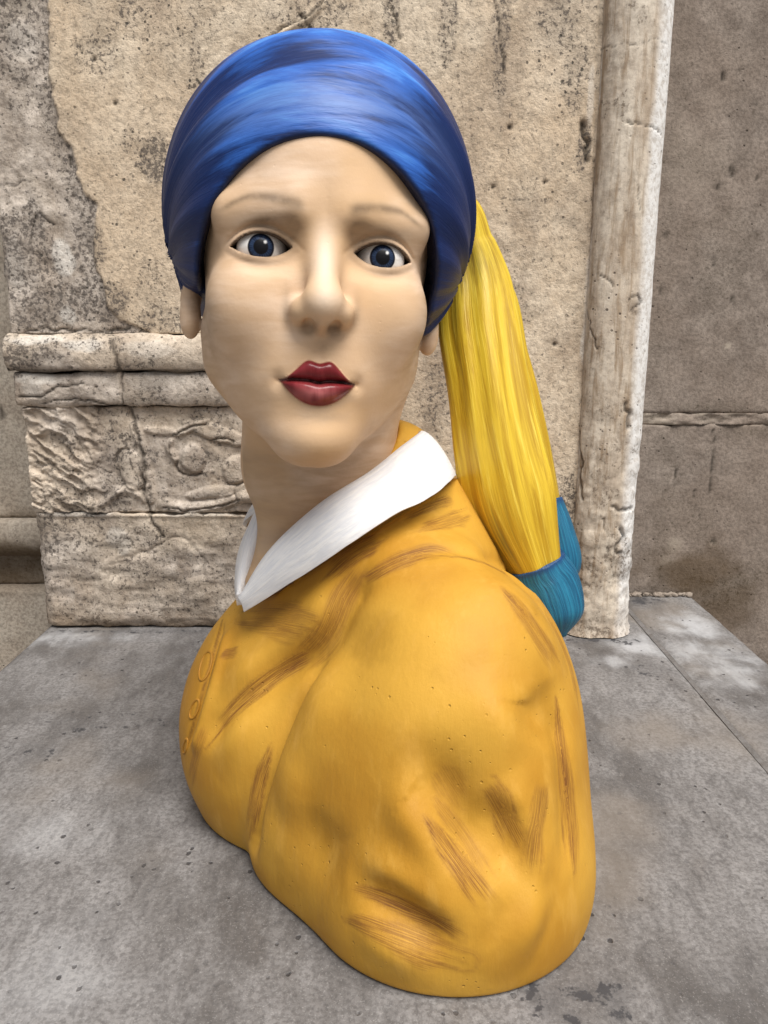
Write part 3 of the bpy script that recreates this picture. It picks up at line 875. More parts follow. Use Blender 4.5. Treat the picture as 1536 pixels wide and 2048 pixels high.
hair2 = lock(p1, [0.012, 0.012, 0.016, 0.018, 0.016, 0.012], [0.012, 0.014, 0.018, 0.02, 0.02, 0.018], AX, 4.0, 'hair_lock', M_HAIR, bust, n=60, extra=lambda V, s: dict(green=np.zeros(len(V))))
p1b = [at(1094, 1000, 0.702), at(1108, 1060, 0.695), at(1118, 1120, 0.69), at(1124, 1180, 0.685)]
lock(p1b, [0.0135, 0.018, 0.021, 0.012], [0.019, 0.021, 0.021, 0.015], AX, 5.0, 'hair_tie', M_TEAL, hair2, n=40, groove=0.03, extra=tedge, round_end=True)
# ------------------------------------------------------------------ the setting
YW = 1.04                                     # face of the old stone wall

def mat_stone():
    """weathered limestone; attributes: plaster (beige skim coat), dark (lichen, darker patches), pale, crack"""
    t = NT('weathered_limestone')
    big = t.noise(5, 4, 0.6); mid = t.noise(22, 5, 0.65); fine = t.noise(150, 4, 0.7); grain = t.noise(420, 3, 0.7)
    grey = t.mix(t.ramp(mid, 0.32, 0.68), (0.36, 0.305, 0.255), (0.65, 0.575, 0.50))
    beige = t.mix(t.ramp(mid, 0.30, 0.70), (0.57, 0.46, 0.335), (0.78, 0.665, 0.515))
    beige = t.mix(t.ramp(big, 0.38, 0.62, 0, 0.5), beige, (0.62, 0.47, 0.32))
    c = t.mix(t.attr('plaster'), grey, beige)
    c = t.mix(t.ramp(t.noise(7.5, 5, 0.62, v=t.mapp(t.co(), (1.4, 1, 0.8), loc=(3, 5, 2))), 0.48, 0.68, 0, 0.55), c, (0.34, 0.26, 0.19))
    c = t.mix(t.math('MULTIPLY', t.ramp(t.noise(1.0, 5, 0.6, v=t.mapp(t.co(), (16, 1, 2.2), loc=(1, 2, 3))), 0.55, 0.70), 0.42), c, (0.27, 0.22, 0.185))
    c = t.mix(t.ramp(t.noise(6, 5, 0.62, v=t.mapp(t.co(), 1.0, loc=(8, 1, 6))), 0.52, 0.70, 0, 0.45), c, (0.74, 0.64, 0.51))
    c = t.mix(t.ramp(fine, 0.32, 0.58, 0.46, 0.0), c, (0.20, 0.16, 0.12))
    c = t.mix(t.ramp(grain, 0.52, 0.72, 0, 0.35), c, (0.70, 0.62, 0.50))
    c = t.mix(t.math('MULTIPLY', t.attr('pale'), t.ramp(fine, 0.3, 0.6, 0.5, 0.95)), c, (0.70, 0.66, 0.60))
    dk = t.attr('dark')
    sp = t.math('ADD', t.ramp(t.noise(170, 6, 0.78), 0.28, 0.72, 0, 1.0), t.math('MULTIPLY', dk, 0.36))
    c = t.mix(t.ramp(sp, 0.70, 0.96, 0, 0.82), c, (0.075, 0.063, 0.055))
    c = t.mix(t.math('MULTIPLY', t.math('MULTIPLY', dk, 0.48), t.ramp(mid, 0.3, 0.6, 1.0, 0.5)), c, (0.14, 0.12, 0.105))
    spk = t.ramp(t.math('ADD', t.voro(105), t.math('MULTIPLY', t.noise(70, 4, 0.7), 0.5)), 0.36, 0.46, 1, 0)
    spm = t.ramp(t.math('ADD', t.noise(12, 5, 0.65), t.math('MULTIPLY', dk, 0.16)), 0.50, 0.64)
    c = t.mix(t.math('MULTIPLY', t.math('MULTIPLY', spk, spm), 0.85), c, (0.055, 0.05, 0.042))
    c = t.mix(t.attr('brown'), c, (0.17, 0.11, 0.06))
    c = t.mix(t.attr('crack'), c, (0.035, 0.028, 0.022))
    nb = t.bump(mid, 0.35, 0.006)
    nb = t.bump(fine, 0.55, 0.0035, nb)
    nb = t.bump(t.math('MULTIPLY', spk, spm), 0.4, -0.002, nb)
    nb = t.bump(grain, 0.30, 0.0012, nb)
    return t.done(c, 0.85, nb, 0.25)

def mat_column():
    t = NT('worn_lit_edge_limestone')
    mid = t.noise(3, 5, 0.65, sc=(9, 9, 3)); fine = t.noise(140, 5, 0.7); st = t.noise(3, 5, 0.65, sc=(26, 26, 3.5), dist=0.4)
    c = t.mix(t.ramp(mid, 0.32, 0.68), (0.52, 0.43, 0.335), (0.72, 0.64, 0.53))
    c = t.mix(t.math('MULTIPLY', t.ramp(st, 0.44, 0.66, 0, 0.8), t.ramp(t.attr('pale'), 0.1, 0.6, 1, 0.1)), c, (0.29, 0.20, 0.12))
    c = t.mix(t.ramp(t.noise(38, 6, 0.7), 0.54, 0.70, 0, 0.5), c, (0.26, 0.20, 0.15))
    c = t.mix(t.math('MULTIPLY', t.attr('pale'), t.ramp(fine, 0.30, 0.55, 0.65, 1)), c, (0.78, 0.77, 0.75))  # whitened edge: worn stone, with side light painted in
    c = t.mix(t.ramp(fine, 0.35, 0.60, 0.30, 0), c, (0.16, 0.12, 0.09))
    spk = t.math('MULTIPLY', t.ramp(t.math('ADD', t.voro(110), t.math('MULTIPLY', t.noise(80, 4, 0.7), 0.5)), 0.34, 0.44, 1, 0), t.ramp(t.noise(12, 4, 0.6), 0.46, 0.58))
    c = t.mix(t.math('MULTIPLY', spk, 0.8), c, (0.07, 0.055, 0.045))
    sp = t.math('ADD', t.ramp(t.noise(150, 6, 0.78), 0.3, 0.7), t.math('MULTIPLY', t.attr('dark'), 0.36))
    c = t.mix(t.ramp(sp, 0.80, 1.10, 0, 0.7), c, (0.10, 0.075, 0.055))
    c = t.mix(t.math('MULTIPLY', t.attr('dark'), 0.3), c, (0.13, 0.09, 0.06))
    c = t.mix(t.attr('crack'), c, (0.035, 0.028, 0.022))
    nb = t.bump(mid, 0.12, 0.005)
    nb = t.bump(fine, 0.30, 0.0025, nb)
    nb = t.bump(spk, 0.5, -0.002, nb)
    return t.done(c, 0.8, nb, 0.3)

def mat_concrete(name, a, b, warm):
    t = NT(name)
    big = t.noise(4, 4, 0.6); mid = t.noise(26, 5, 0.68); fine = t.noise(190, 4, 0.7)
    c = t.mix(t.ramp(mid, 0.28, 0.72), a, b)
    c = t.mix(t.ramp(big, 0.42, 0.62, 0, 0.55), c, warm)
    c = t.mix(t.ramp(fine, 0.36, 0.60, 0.42, 0), c, (0.075, 0.06, 0.048))
    spk = t.math('MULTIPLY', t.ramp(t.voro(62), 0.04, 0.12, 1, 0), t.ramp(t.noise(9, 3, 0.6), 0.48, 0.60))
    c = t.mix(t.math('MULTIPLY', spk, 0.8), c, (0.03, 0.025, 0.02))
    c = t.mix(t.attr('pale'), c, (0.44, 0.38, 0.31))
    sp = t.math('ADD', t.ramp(t.noise(130, 6, 0.78), 0.3, 0.7), t.math('MULTIPLY', t.attr('dark'), 0.36))
    c = t.mix(t.ramp(sp, 0.80, 1.15, 0, 0.75), c, (0.05, 0.042, 0.028))
    c = t.mix(t.math('MULTIPLY', t.attr('dark'), 0.35), c, (0.07, 0.055, 0.035))
    c = t.mix(t.math('MULTIPLY', t.attr('brown'), 0.85), c, (0.075, 0.045, 0.018))
    c = t.mix(t.attr('crack'), c, (0.03, 0.025, 0.02))
    nb = t.bump(mid, 0.25, 0.005)
    nb = t.bump(fine, 0.40, 0.003, nb)
    nb = t.bump(spk, 0.5, -0.003, nb)
    return t.done(c, 0.88, nb, 0.2)

def mat_marble():
    t = NT('grey_marble')
    v = t.mapp(t.co(), (1.0, 0.55, 1), rot=(0, 0, 0.25))
    big = t.noise(6.5, 5, 0.58, v=v, dist=0.5)
    mid = t.noise(24, 5, 0.62, v=v, dist=0.3)
    st = t.noise(1.0, 4, 0.62, v=t.mapp(t.co(), (120, 30, 1), rot=(0, 0, -0.30)))
    fine = t.noise(260, 4, 0.7)
    c = t.mix(t.ramp(big, 0.34, 0.64), (0.105, 0.097, 0.093), (0.255, 0.246, 0.243))
    c = t.mix(t.ramp(mid, 0.40, 0.66, 0, 0.5), c, (0.33, 0.322, 0.322))
    c = t.mix(t.ramp(mid, 0.26, 0.42, 0.5, 0), c, (0.155, 0.14, 0.13))
    c = t.mix(t.math('MULTIPLY', t.ramp(st, 0.34, 0.58, 0.42, 0), t.ramp(t.noise(5, 3, 0.6), 0.42, 0.6)), c, (0.10, 0.094, 0.092))
    c = t.mix(t.ramp(fine, 0.36, 0.60, 0.60, 0), c, (0.085, 0.08, 0.078))
    c = t.mix(t.ramp(t.noise(700, 3, 0.7), 0.55, 0.72, 0, 0.35), c, (0.50, 0.49, 0.48))
    c = t.mix(t.ramp(t.noise(1.0, 6, 0.75, v=t.mapp(t.co(), (95, 40, 1), rot=(0, 0, -0.45))), 0.50, 0.68, 0, 0.55), c, (0.075, 0.07, 0.07))
    c = t.mix(t.ramp(t.noise(1.0, 6, 0.75, v=t.mapp(t.co(), (70, 45, 1), rot=(0, 0, -0.45), loc=(7, 3, 0))), 0.54, 0.72, 0, 0.34), c, (0.40, 0.39, 0.385))
    br = t.noise(3.5, 3, 0.6, v=t.mapp(t.co(), 1.0, loc=(4, 2, 0)))
    c = t.mix(t.ramp(br, 0.54, 0.70, 0, 0.5), c, (0.235, 0.20, 0.165))
    c = t.mix(t.math('MULTIPLY', t.attr('pale'), t.ramp(mid, 0.34, 0.62, 0.15, 0.85)), c, (0.56, 0.57, 0.59))
    pt = t.n('TexVoronoi', feature='F1'); t.set(pt.inputs['Vector'], t.mapp(t.co(), (1, 0.8, 1))); pt.inputs['Scale'].default_value = 74; pt.inputs['Randomness'].default_value = 1.0
    pit = t.math('MULTIPLY', t.ramp(t.math('ADD', pt.outputs['Distance'], t.math('MULTIPLY', t.noise(90, 3, 0.7), 0.45)), 0.30, 0.37, 1, 0), t.ramp(t.noise(10, 3, 0.6, v=t.mapp(t.co(), 1.0, loc=(1, 7, 0))), 0.46, 0.56))
    c = t.mix(t.math('MULTIPLY', pit, 0.85), c, (0.04, 0.038, 0.04))
    sp = t.math('ADD', t.ramp(t.noise(60, 4, 0.7), 0.3, 0.7), t.math('MULTIPLY', t.attr('dark'), 0.62))
    c = t.mix(t.ramp(sp, 0.90, 1.15, 0, 0.9), c, (0.04, 0.04, 0.045))
    c = t.mix(t.math('MULTIPLY', t.attr('dark'), 0.45), c, (0.08, 0.08, 0.085))
    # hairline scratches
    sc1 = t.ramp(t.noise(1.0, 2, 0.5, v=t.mapp(t.co(), (420, 9, 1), rot=(0, 0, 0.9))), 0.70, 0.76)
    sm = t.ramp(t.noise(9, 2, v=t.mapp(t.co(), 1.0, loc=(9, 3, 0))), 0.58, 0.66)
    c = t.mix(t.math('MULTIPLY', t.math('MULTIPLY', sc1, sm), 0.7), c, (0.60, 0.60, 0.60))
    c = t.mix(t.attr('crack'), c, (0.07, 0.065, 0.06))
    nb = t.bump(mid, 0.10, 0.004)
    nb = t.bump(st, 0.07, 0.0015, nb)
    nb = t.bump(fine, 0.26, 0.0012, nb)
    nb = t.bump(pit, 0.6, -0.002, nb)
    ro = t.ramp(big, 0.3, 0.7, 0.56, 0.44)
    return t.done(c, ro, nb, 0.35)

M_STONE, M_COLUMN = mat_stone(), mat_column()
M_RIGHT = mat_concrete('brown_concrete', (0.19, 0.155, 0.13), (0.33, 0.28, 0.24), (0.27, 0.215, 0.175))
M_LEFT = mat_concrete('pale_render', (0.40, 0.345, 0.28), (0.54, 0.48, 0.40), (0.46, 0.38, 0.30))
M_MARBLE = mat_marble()
M_JOINT = mat_concrete('dark_joint_mortar', (0.13, 0.125, 0.12), (0.22, 0.21, 0.205), (0.17, 0.16, 0.155))
M_PAVE = mat_concrete('pavement_stone', (0.20, 0.185, 0.17), (0.32, 0.30, 0.28), (0.25, 0.22, 0.19))

def xz(px, py, Y=YW):
    p = at(px, py, Y); return (p[0], p[2])
def pxz(pts, Y=YW): return np.array([xz(a, b, Y) for a, b in pts])

class Sheet:
    """a stone face as a height field over x, z at distance Y, with returns running back from its border"""
    def __init__(s, x0, x1, z0, z1, step, Y):
        s.nx = max(2, int(round((x1 - x0) / step)) + 1); s.nz = max(2, int(round((z1 - z0) / step)) + 1)
        X, Z = np.meshgrid(np.linspace(x0, x1, s.nx), np.linspace(z0, z1, s.nz), indexing='ij')
        s.X, s.Z, s.Y = X.ravel(), Z.ravel(), Y
        s.P = np.stack([s.X, s.Z], 1)
        s.h = np.zeros(len(s.X)); s.keep = None
        s.a = {k: np.zeros(len(s.X)) for k in ('plaster', 'dark', 'pale', 'crack', 'brown')}
    def rough(s, amp, freq, seed, oct=4):
        s.h += amp * fbm(s.X * freq, s.Z * freq, None, oct, seed)
    def wander(s, pts, amp, seed, n=60, freq=90):
        c = crom(pts, n)
        c[:, 0] += amp * fbm(c[:, 0] * freq, c[:, 1] * freq, None, 3, seed)
        c[:, 1] += amp * fbm(c[:, 0] * freq, c[:, 1] * freq, None, 3, seed + 5)
        return c
    def line(s, pts, w, depth, mark='crack', amt=0.9, jit=0.004, seed=1, soft=1.0):
        c = s.wander(np.array(pts), jit, seed)
        d, t = polydist(s.P, c, w * 4)
        ww = w * (0.55 + 0.75 * np.clip(0.5 + fbm(s.X * 60, s.Z * 60, None, 2, seed + 3), 0, 1))
        k = np.exp(-(d / ww) ** 2)
        s.h -= depth * k
        if mark: s.a[mark] = np.maximum(s.a[mark], amt * np.exp(-(d / (ww * soft)) ** 2))
        return d
    def ridge(s, pts, w, h, jit=0.0, seed=1, sharp=False):
        c = s.wander(np.array(pts), jit, seed) if jit else crom(pts, 40)
        d, t = polydist(s.P, c, w * 3)
        k = np.clip(1 - (d / w) ** 2, 0, 1) ** (0.5 if sharp else 1.2)
        s.h += h * k * (0.35 + 0.65 * sstep(0, 0.15, t) * sstep(1, 0.8, t))
    def blot(s, key, cx, cz, rx, rz, amt, seed=3, rag=0.5, freq=40, lo=1.1, hi=0.7):
        q = np.sqrt(((s.X - cx) / rx) ** 2 + ((s.Z - cz) / rz) ** 2) + rag * fbm(s.X * freq, s.Z * freq, None, 4, seed)
        s.a[key] = np.maximum(s.a[key], amt * sstep(lo, hi, q))
    def build(s, name, mat, parent, back=0.08, ragged=0.0, seed=0):
        V = np.stack([s.X, s.Y - s.h, s.Z], 1)
        nx, nz = s.nx, s.nz
        ids = np.arange(nx * nz).reshape(nx, nz)
        if ragged:
            for row, ax_, fr in ((ids[0, :], 0, 2), (ids[-1, :], 0, 2), (ids[:, 0], 2, 0), (ids[:, -1], 2, 0)):
                wob = ragged * fbm(V[row, fr] * 45, V[row, fr] * 0 + ax_ + seed, None, 4, seed + 11)
                V[row, ax_] += wob
                V[row, 1] += 0.35 * ragged * (1 + fbm(V[row, fr] * 30, V[row, fr] * 0 + 4, None, 3, seed + 2))
        q = np.stack([ids[:-1, :-1], ids[1:, :-1], ids[1:, 1:], ids[:-1, 1:]], -1)
        if s.keep is not None:
            kk = s.keep.reshape(nx, nz)
            q = q[kk[:-1, :-1] & kk[1:, 1:]]
        q = q.reshape(-1, 4)
        # returns: every border edge is carried back into the wall
        e = np.concatenate([q[:, [0, 1]], q[:, [1, 2]], q[:, [2, 3]], q[:, [3, 0]]])
        key = np.minimum(e[:, 0], e[:, 1]).astype(np.int64) * (nx * nz) + np.maximum(e[:, 0], e[:, 1])
        u, inv, cnt = np.unique(key, return_inverse=True, return_counts=True)
        be = e[cnt[inv] == 1]
        bv = np.unique(be); mp = {int(b): len(V) + i for i, b in enumerate(bv)}
        VB = V[bv].copy(); VB[:, 1] = s.Y + back
        V2 = np.vstack([V, VB])
        sk = np.array([(int(b), int(a), mp[int(a)], mp[int(b)]) for a, b in be])
        used = np.unique(np.concatenate([q.ravel(), sk.ravel()]))
        rm = np.full(len(V2), -1); rm[used] = np.arange(len(used))
        Qs = rm[np.vstack([q, sk])]
        at_ = {k: np.concatenate([v, v[bv]])[used] for k, v in s.a.items()}
        return new_mesh(name, V2[used], Qs.astype(np.int32), mat, parent, at_)

def boxm(name, lo, hi, mat, parent=None, bevel=0.0):
    lo, hi = np.array(lo, float), np.array(hi, float)
    bm = bmesh.new()
    bmesh.ops.create_cube(bm, size=1.0)
    for v in bm.verts: v.co = Vector((lo + hi) / 2) + Vector([v.co[k] * (hi - lo)[k] for k in range(3)])
    if bevel: bmesh.ops.bevel(bm, geom=bm.edges[:], offset=bevel, segments=2, affect='EDGES', profile=0.6)
    bm.verts.ensure_lookup_table()
    V = [v.co[:] for v in bm.verts]; F = [[v.index for v in f.verts] for f in bm.faces]
    bm.free()
    return new_mesh(name, V, F, mat, parent, smooth=False)

# ---- ground and plinth
g = boxm('pavement', (-60, -60, -1.1), (60, 60, -0.9), M_PAVE); g['kind'] = 'structure'

plinth = thing('stone_plinth', 'grey marble topped plinth with a border strip, carrying the painted bust', 'plinth', (0.0, 0.7, -0.9))
def slab(name, x0, x1, y0, y1, step, marks):
    nx, ny = int((x1 - x0) / step) + 1, int((y1 - y0) / step) + 1
    X, Y = np.meshgrid(np.linspace(x0, x1, nx), np.linspace(y0, y1, ny), indexing='ij')
    X, Y = X.ravel(), Y.ravel()
    ed = np.minimum.reduce([X - x0, x1 - X, Y - y0, y1 - Y])
    Z = -0.004 * np.exp(-ed / 0.004) + 0.0006 * fbm(X * 14, Y * 14, None, 3, 4) - 0.0008 * (1 + fbm(X * 60, Y * 60, None, 3, 8)) * np.exp(-ed / 0.010)
    Z -= 0.0006
    Z = np.minimum(Z, 0.0)
    a = {k: np.zeros(len(X)) for k in ('dark', 'pale', 'crack', 'plaster', 'brown')}
    for key, px, py, rx, ry, amt, sd in marks:
        c = at(px, py, (CAM_Z / max(1e-3, (SP - (1024 - py) / FPX * CP) / (CP + (1024 - py) / FPX * SP))))
        q = np.sqrt(((X - c[0]) / rx) ** 2 + ((Y - c[1]) / ry) ** 2) + 0.6 * fbm(X * 45, Y * 45, None, 4, sd)
        a[key] = np.maximum(a[key], amt * sstep(1.45, 0.3, q))
    V = np.stack([X, Y, Z], 1)
    ids = np.arange(nx * ny).reshape(nx, ny)
    q = np.stack([ids[:-1, :-1], ids[1:, :-1], ids[1:, 1:], ids[:-1, 1:]], -1).reshape(-1, 4)
    rim = np.concatenate([ids[:, 0], ids[-1, 1:], ids[-2::-1, -1], ids[0, -2:0:-1]])
    VB = V[rim].copy(); VB[:, 2] = -0.11
    n0 = len(V); m = len(rim); k = np.arange(m)
    sk = np.stack([rim[(k + 1) % m], rim[k], n0 + k, n0 + (k + 1) % m], 1)
    at_ = {kk: np.concatenate([v, v[rim]]) for kk, v in a.items()}
    return new_mesh(name, np.vstack([V, VB]), np.vstack([q, sk]).astype(np.int32), M_MARBLE, plinth, at_)
slab('main_slab', -0.492, 0.3790, 0.22, 1.19, 0.004, [
    ('dark', 1080, 1990, 0.016, 0.014, 1.0, 3), ('dark', 1165, 1985, 0.020, 0.010, 0.9, 5), ('dark', 1225, 1985, 0.012, 0.010, 0.9, 6), ('dark', 1240, 2025, 0.008, 0.008, 0.9, 9),
    ('dark', 1140, 2035, 0.006, 0.005, 1.0, 11), ('dark', 1300, 1340, 0.05, 0.02, 0.35, 12), ('dark', 40, 1500, 0.05, 0.02, 0.35, 13), ('dark', 200, 1440, 0.08, 0.03, 0.3, 14),
    ('dark', 1210, 1282, 0.06, 0.010, 0.7, 21), ('dark', 260, 1262, 0.20, 0.006, 0.6, 22),
    ('pale', 1290, 1290, 0.045, 0.035, 0.7, 15), ('pale', 150, 1275, 0.10, 0.025, 0.5, 16), ('pale', 70, 1660, 0.05, 0.03, 0.22, 17), ('pale', 60, 1950, 0.06, 0.05, 0.2, 18), ('pale', 1225, 1320, 0.04, 0.02, 0.5, 19)])
slab('border_slab', 0.3800, 0.502, 0.22, 1.195, 0.004, [
    ('pale', 1380, 1250, 0.05, 0.05, 0.75, 25), ('pale', 1440, 1320, 0.06, 0.08, 0.6, 26), ('dark', 1290, 1200, 0.03, 0.02, 0.8, 27), ('dark', 1340, 1185, 0.05, 0.006, 0.8, 28)])
boxm('joint_mortar', (0.376, 0.226, -0.10), (0.383, 1.185, -0.0022), M_JOINT, plinth)
boxm('pedestal_block', (-0.46, 0.26, -0.9), (0.47, 1.16, -0.112), M_STONE, plinth, 0.006)
# crumbs of old mortar along the back edge of the border strip
rng = random.Random(5)
bm = bmesh.new()
for k in range(46):
    x = rng.uniform(0.385, 0.50); r = rng.uniform(0.002, 0.0065)
    q = bmesh.ops.create_icosphere(bm, subdivisions=1, radius=r)
    for v in q['verts']:
        v.co = Vector((v.co.x * rng.uniform(0.8, 1.8), v.co.y * rng.uniform(0.7, 1.2), v.co.z * rng.uniform(0.5, 0.9))) + Vector((x, 1.186 + rng.uniform(-0.004, 0.007), 0.0015))
V = [v.co[:] for v in bm.verts]; F = [[v.index for v in f.verts] for f in bm.faces]; bm.free()
mo = new_mesh('mortar_crumbs', V, F, M_RIGHT, plinth, dict(pale=np.full(len(V), 0.25))); mo['kind'] = 'stuff'

# ---- the old wall behind the bust
wall = thing('stone_wall', 'weathered limestone wall with peeling beige plaster, mouldings and a carved band, behind the bust', 'wall', (-0.1, YW, 0.0))
XL, XR = -0.491, 0.2685
XM = -0.005                                      # the mouldings stop here, behind the head
zA, zB, zC, zD = xz(200, 668)[1], xz(200, 742)[1], xz(200, 812)[1], xz(200, 1026)[1]

u = Sheet(XL, XR, 0.0, 0.93, 0.0022, YW)
u.keep = (u.Z > zA - 0.001) | (u.X > XM)
bnd = pxz([(92, -120), (95, 0), (98, 60), (97, 150), (112, 200), (118, 255), (145, 300), (152, 350), (165, 380), (195, 410), (190, 470), (185, 500), (205, 560), (212, 610), (240, 640), (300, 662)])
o = np.argsort(bnd[:, 1])
xb = np.interp(u.Z, bnd[o, 1], bnd[o, 0]) + 0.006 * fbm(u.X * 50, u.Z * 50, None, 4, 2)
pl = sstep(-0.0015, 0.0015, u.X - xb)
u.a['plaster'] = pl
u.h += 0.0040 * pl
u.rough(0.0016, 9, 3); 
u.h += (0.0032 * fbm(u.X * 48, u.Z * 48, None, 5, 6)) * (1 - pl) + 0.0008 * fbm(u.X * 60, u.Z * 60, None, 4, 8) * pl
u.a['dark'] = np.clip((1 - pl) * sstep(0.05, 0.4, fbm(u.X * 13, u.Z * 13, None, 4, 71) + 0.12) * 0.75, 0, 1)
edge_d = np.exp(-np.abs(u.X - xb + 0.006) / 0.010) * (1 - pl)
u.a['dark'] = np.maximum(u.a['dark'], 0.75 * edge_d)
for cx, cy, rx, ry, am, sd in [(312, 312, 32, 50, 1.0, 1), (268, 285, 22, 30, 0.45, 2), (190, 115, 40, 45, 0.5, 3), (270, 25, 45, 35, 0.6, 4), (180, 500, 42, 70, 0.75, 5), (200, 600, 60, 50, 0.85, 6), (330, 640, 70, 35, 0.65, 7),
        (392, 120, 16, 90, 0.55, 8), (400, 170, 15, 60, 0.55, 9), (60, 460, 28, 50, 0.8, 10), (80, 90, 30, 80, 0.6, 11), (230, 668, 60, 18, 0.9, 12),
        (897, 50, 16, 95, 0.6, 13), (1003, 60, 17, 130, 0.65, 14), (620, 30, 70, 30, 0.55, 15), (780, 25, 14, 90, 0.75, 16), (1120, 40, 34, 60, 0.45, 17), (1150, 170, 26, 70, 0.55, 18), (1165, 290, 12, 50, 0.8, 19),
        (1025, 620, 36, 50, 0.35, 20), (1140, 1010, 26, 80, 0.8, 21), (1150, 1180, 40, 60, 0.6, 22), (880, 780, 40, 100, 0.5, 23), (310, 40, 120, 60, 0.3, 24), (300, 560, 30, 60, 0.35, 25)]:
    c = xz(cx, cy); k = 0.00068
    u.blot('dark', c[0], c[1], rx * k, ry * k, am, sd, 0.55, 34)
for cx, cy, rx, ry, am in [(128, 515, 20, 34, 0.95), (135, 630, 20, 22, 0.95), (50, 80, 30, 30, 0.35), (1178, 600, 10, 120, 0.5), (1168, 690, 9, 45, 0.8), (1180, 200, 8, 60, 0.5), (30, 520, 20, 60, 0.4)]:
    c = xz(cx, cy); u.blot('pale', c[0], c[1], rx * 0.00068, ry * 0.00068, am, 31, 0.4, 40)
lum = pxz([(1198, -60), (1190, 160), (1184, 420), (1180, 640), (1166, 900), (1150, 1250)])
u.line(lum, 0.002, 0.003, None)
for pts, w, dpt in [([(140, 318), (143, 330)], 0.003, 0.004), ([(0, 368), (30, 369), (60, 362)], 0.0012, 0.002), ([(775, 5), (790, 40), (800, 80)], 0.0016, 0.003), ([(990, 0), (995, 60), (1005, 110), (1008, 150)], 0.0012, 0.002),
        ([(540, 75), (600, 45), (640, 15), (650, -10)], 0.0016, 0.004), ([(600, 35), (625, 60), (650, 90)], 0.0014, 0.003), ([(1160, 250), (1172, 290), (1174, 322)], 0.003, 0.006), ([(60, 505), (70, 430), (105, 450)], 0.0012, 0.003), ([(45, 664), (110, 659), (200, 662), (262, 656)], 0.0015, 0.003),
        ([(1000, 395), (1060, 400)], 0.0005, 0.0)]:
    u.line(pxz(pts), w, dpt, amt=0.8, seed=int(w * 1e5))
u.ridge(pxz([(545, 80), (600, 52), (645, 8)]), 0.006, 0.006, 0.002, 3)
for cx, cy, r in [(1108, 688, 0.003), (1078, 870, 0.0026), (1018, 256, 0.003), (985, 375, 0.0025), (1088, 365, 0.002), (232, 208, 0.003), (190, 120, 0.003)]:
    c = xz(cx, cy); d = np.hypot(u.X - c[0], u.Z - c[1])
    u.h -= 0.004 * np.exp(-(d / r) ** 2); u.a['crack'] = np.maximum(u.a['crack'], 0.9 * np.exp(-(d / r) ** 4))
u.build('plastered_slab', M_STONE, wall, 0.10, 0.004, 3)
boxm('upper_stone', (XL, YW + 0.012, 0.932), (XR, YW + 0.12, 3.2), M_STONE, wall, 0.006)  # upper wall out of view, made tall to cut light from behind

crack = [(233, 687), (252, 738), (251, 804), (270, 855), (288, 928), (292, 1001), (303, 1034), (325, 1075), (370, 1120)]
def oldstone(sh, seed, rough=0.0016):
    sh.rough(rough, 14, seed); sh.rough(0.0010, 70, seed + 5)
    sh.a['plaster'] = 0.45 * sstep(-0.25, 0.25, fbm(sh.X * 9, sh.Z * 9, None, 3, seed + 9)) + 0.25 * sstep(-0.30, 0.0, sh.X)
    sh.a['dark'] = 0.65 * sstep(0.05, 0.45, fbm(sh.X * 16, sh.Z * 16, None, 4, seed + 13)) * sstep(0.05, -0.30, sh.X)
    sh.line(pxz(crack), 0.0030, 0.004, amt=0.75, jit=0.006, seed=seed, soft=0.7)

r = Sheet(XL - 0.004, XM + 0.004, zB, zA, 0.0022, YW)
tt = np.clip((r.Z - zB) / (zA - zB), 0, 1)
r.h = 0.004 + 0.017 * np.sqrt(np.clip(1 - (2 * tt - 0.92) ** 2 / 1.2, 0, 1))
oldstone(r, 21)
r.h += 0.004 * fbm(r.X * 40, r.Z * 40, None, 4, 77) * sstep(-0.33, -0.40, r.X)
for cx, cy, rx, ry, am in [(60, 715, 45, 25, 0.9), (110, 700, 40, 20, 0.7), (240, 690, 20, 20, 0.6)]:
    c = xz(cx, cy); r.blot('dark', c[0], c[1], rx * .00068, ry * .00068, am, 5)
for cx, cy, rx, ry, am in [(90, 678, 60, 8, 0.8), (170, 690, 40, 12, 0.8), (60, 682, 30, 8, 0.8), (320, 700, 60, 16, 0.35)]:
    c = xz(cx, cy); r.blot('pale', c[0], c[1], rx * .00068, ry * .00068, am, 7)
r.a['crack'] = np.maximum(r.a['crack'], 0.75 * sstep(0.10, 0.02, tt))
r.build('roll_moulding', M_STONE, wall, 0.08, 0.003, 5)

f = Sheet(XL + 0.001, XM + 0.002, zC, zB - 0.002, 0.0022, YW)
tt = np.clip((f.Z - zC) / (zB - zC), 0, 1)
f.h = 0.001 + 0.011 * np.sqrt(np.clip(1 - (tt - 0.55) ** 2 / 0.34, 0, 1))
oldstone(f, 31)
f.h += 0.004 * fbm(f.X * 38, f.Z * 38, None, 4, 78) * sstep(-0.30, -0.36, f.X)
f.line(pxz([(40, 795), (90, 790), (125, 775), (160, 770), (200, 772)]), 0.0012, 0.003, seed=8)
f.line(pxz([(90, 808), (130, 796), (190, 802), (280, 818)]), 0.0012, 0.003, seed=9)
for cx, cy, rx, ry, am in [(75, 758, 50, 14, 0.7), (70, 775, 30, 20, 0.4), (310, 760, 80, 20, 0.25)]:
    c = xz(cx, cy); f.blot('pale', c[0], c[1], rx * .00068, ry * .00068, am, 7)
f.build('flat_moulding', M_STONE, wall, 0.08, 0.003, 6)

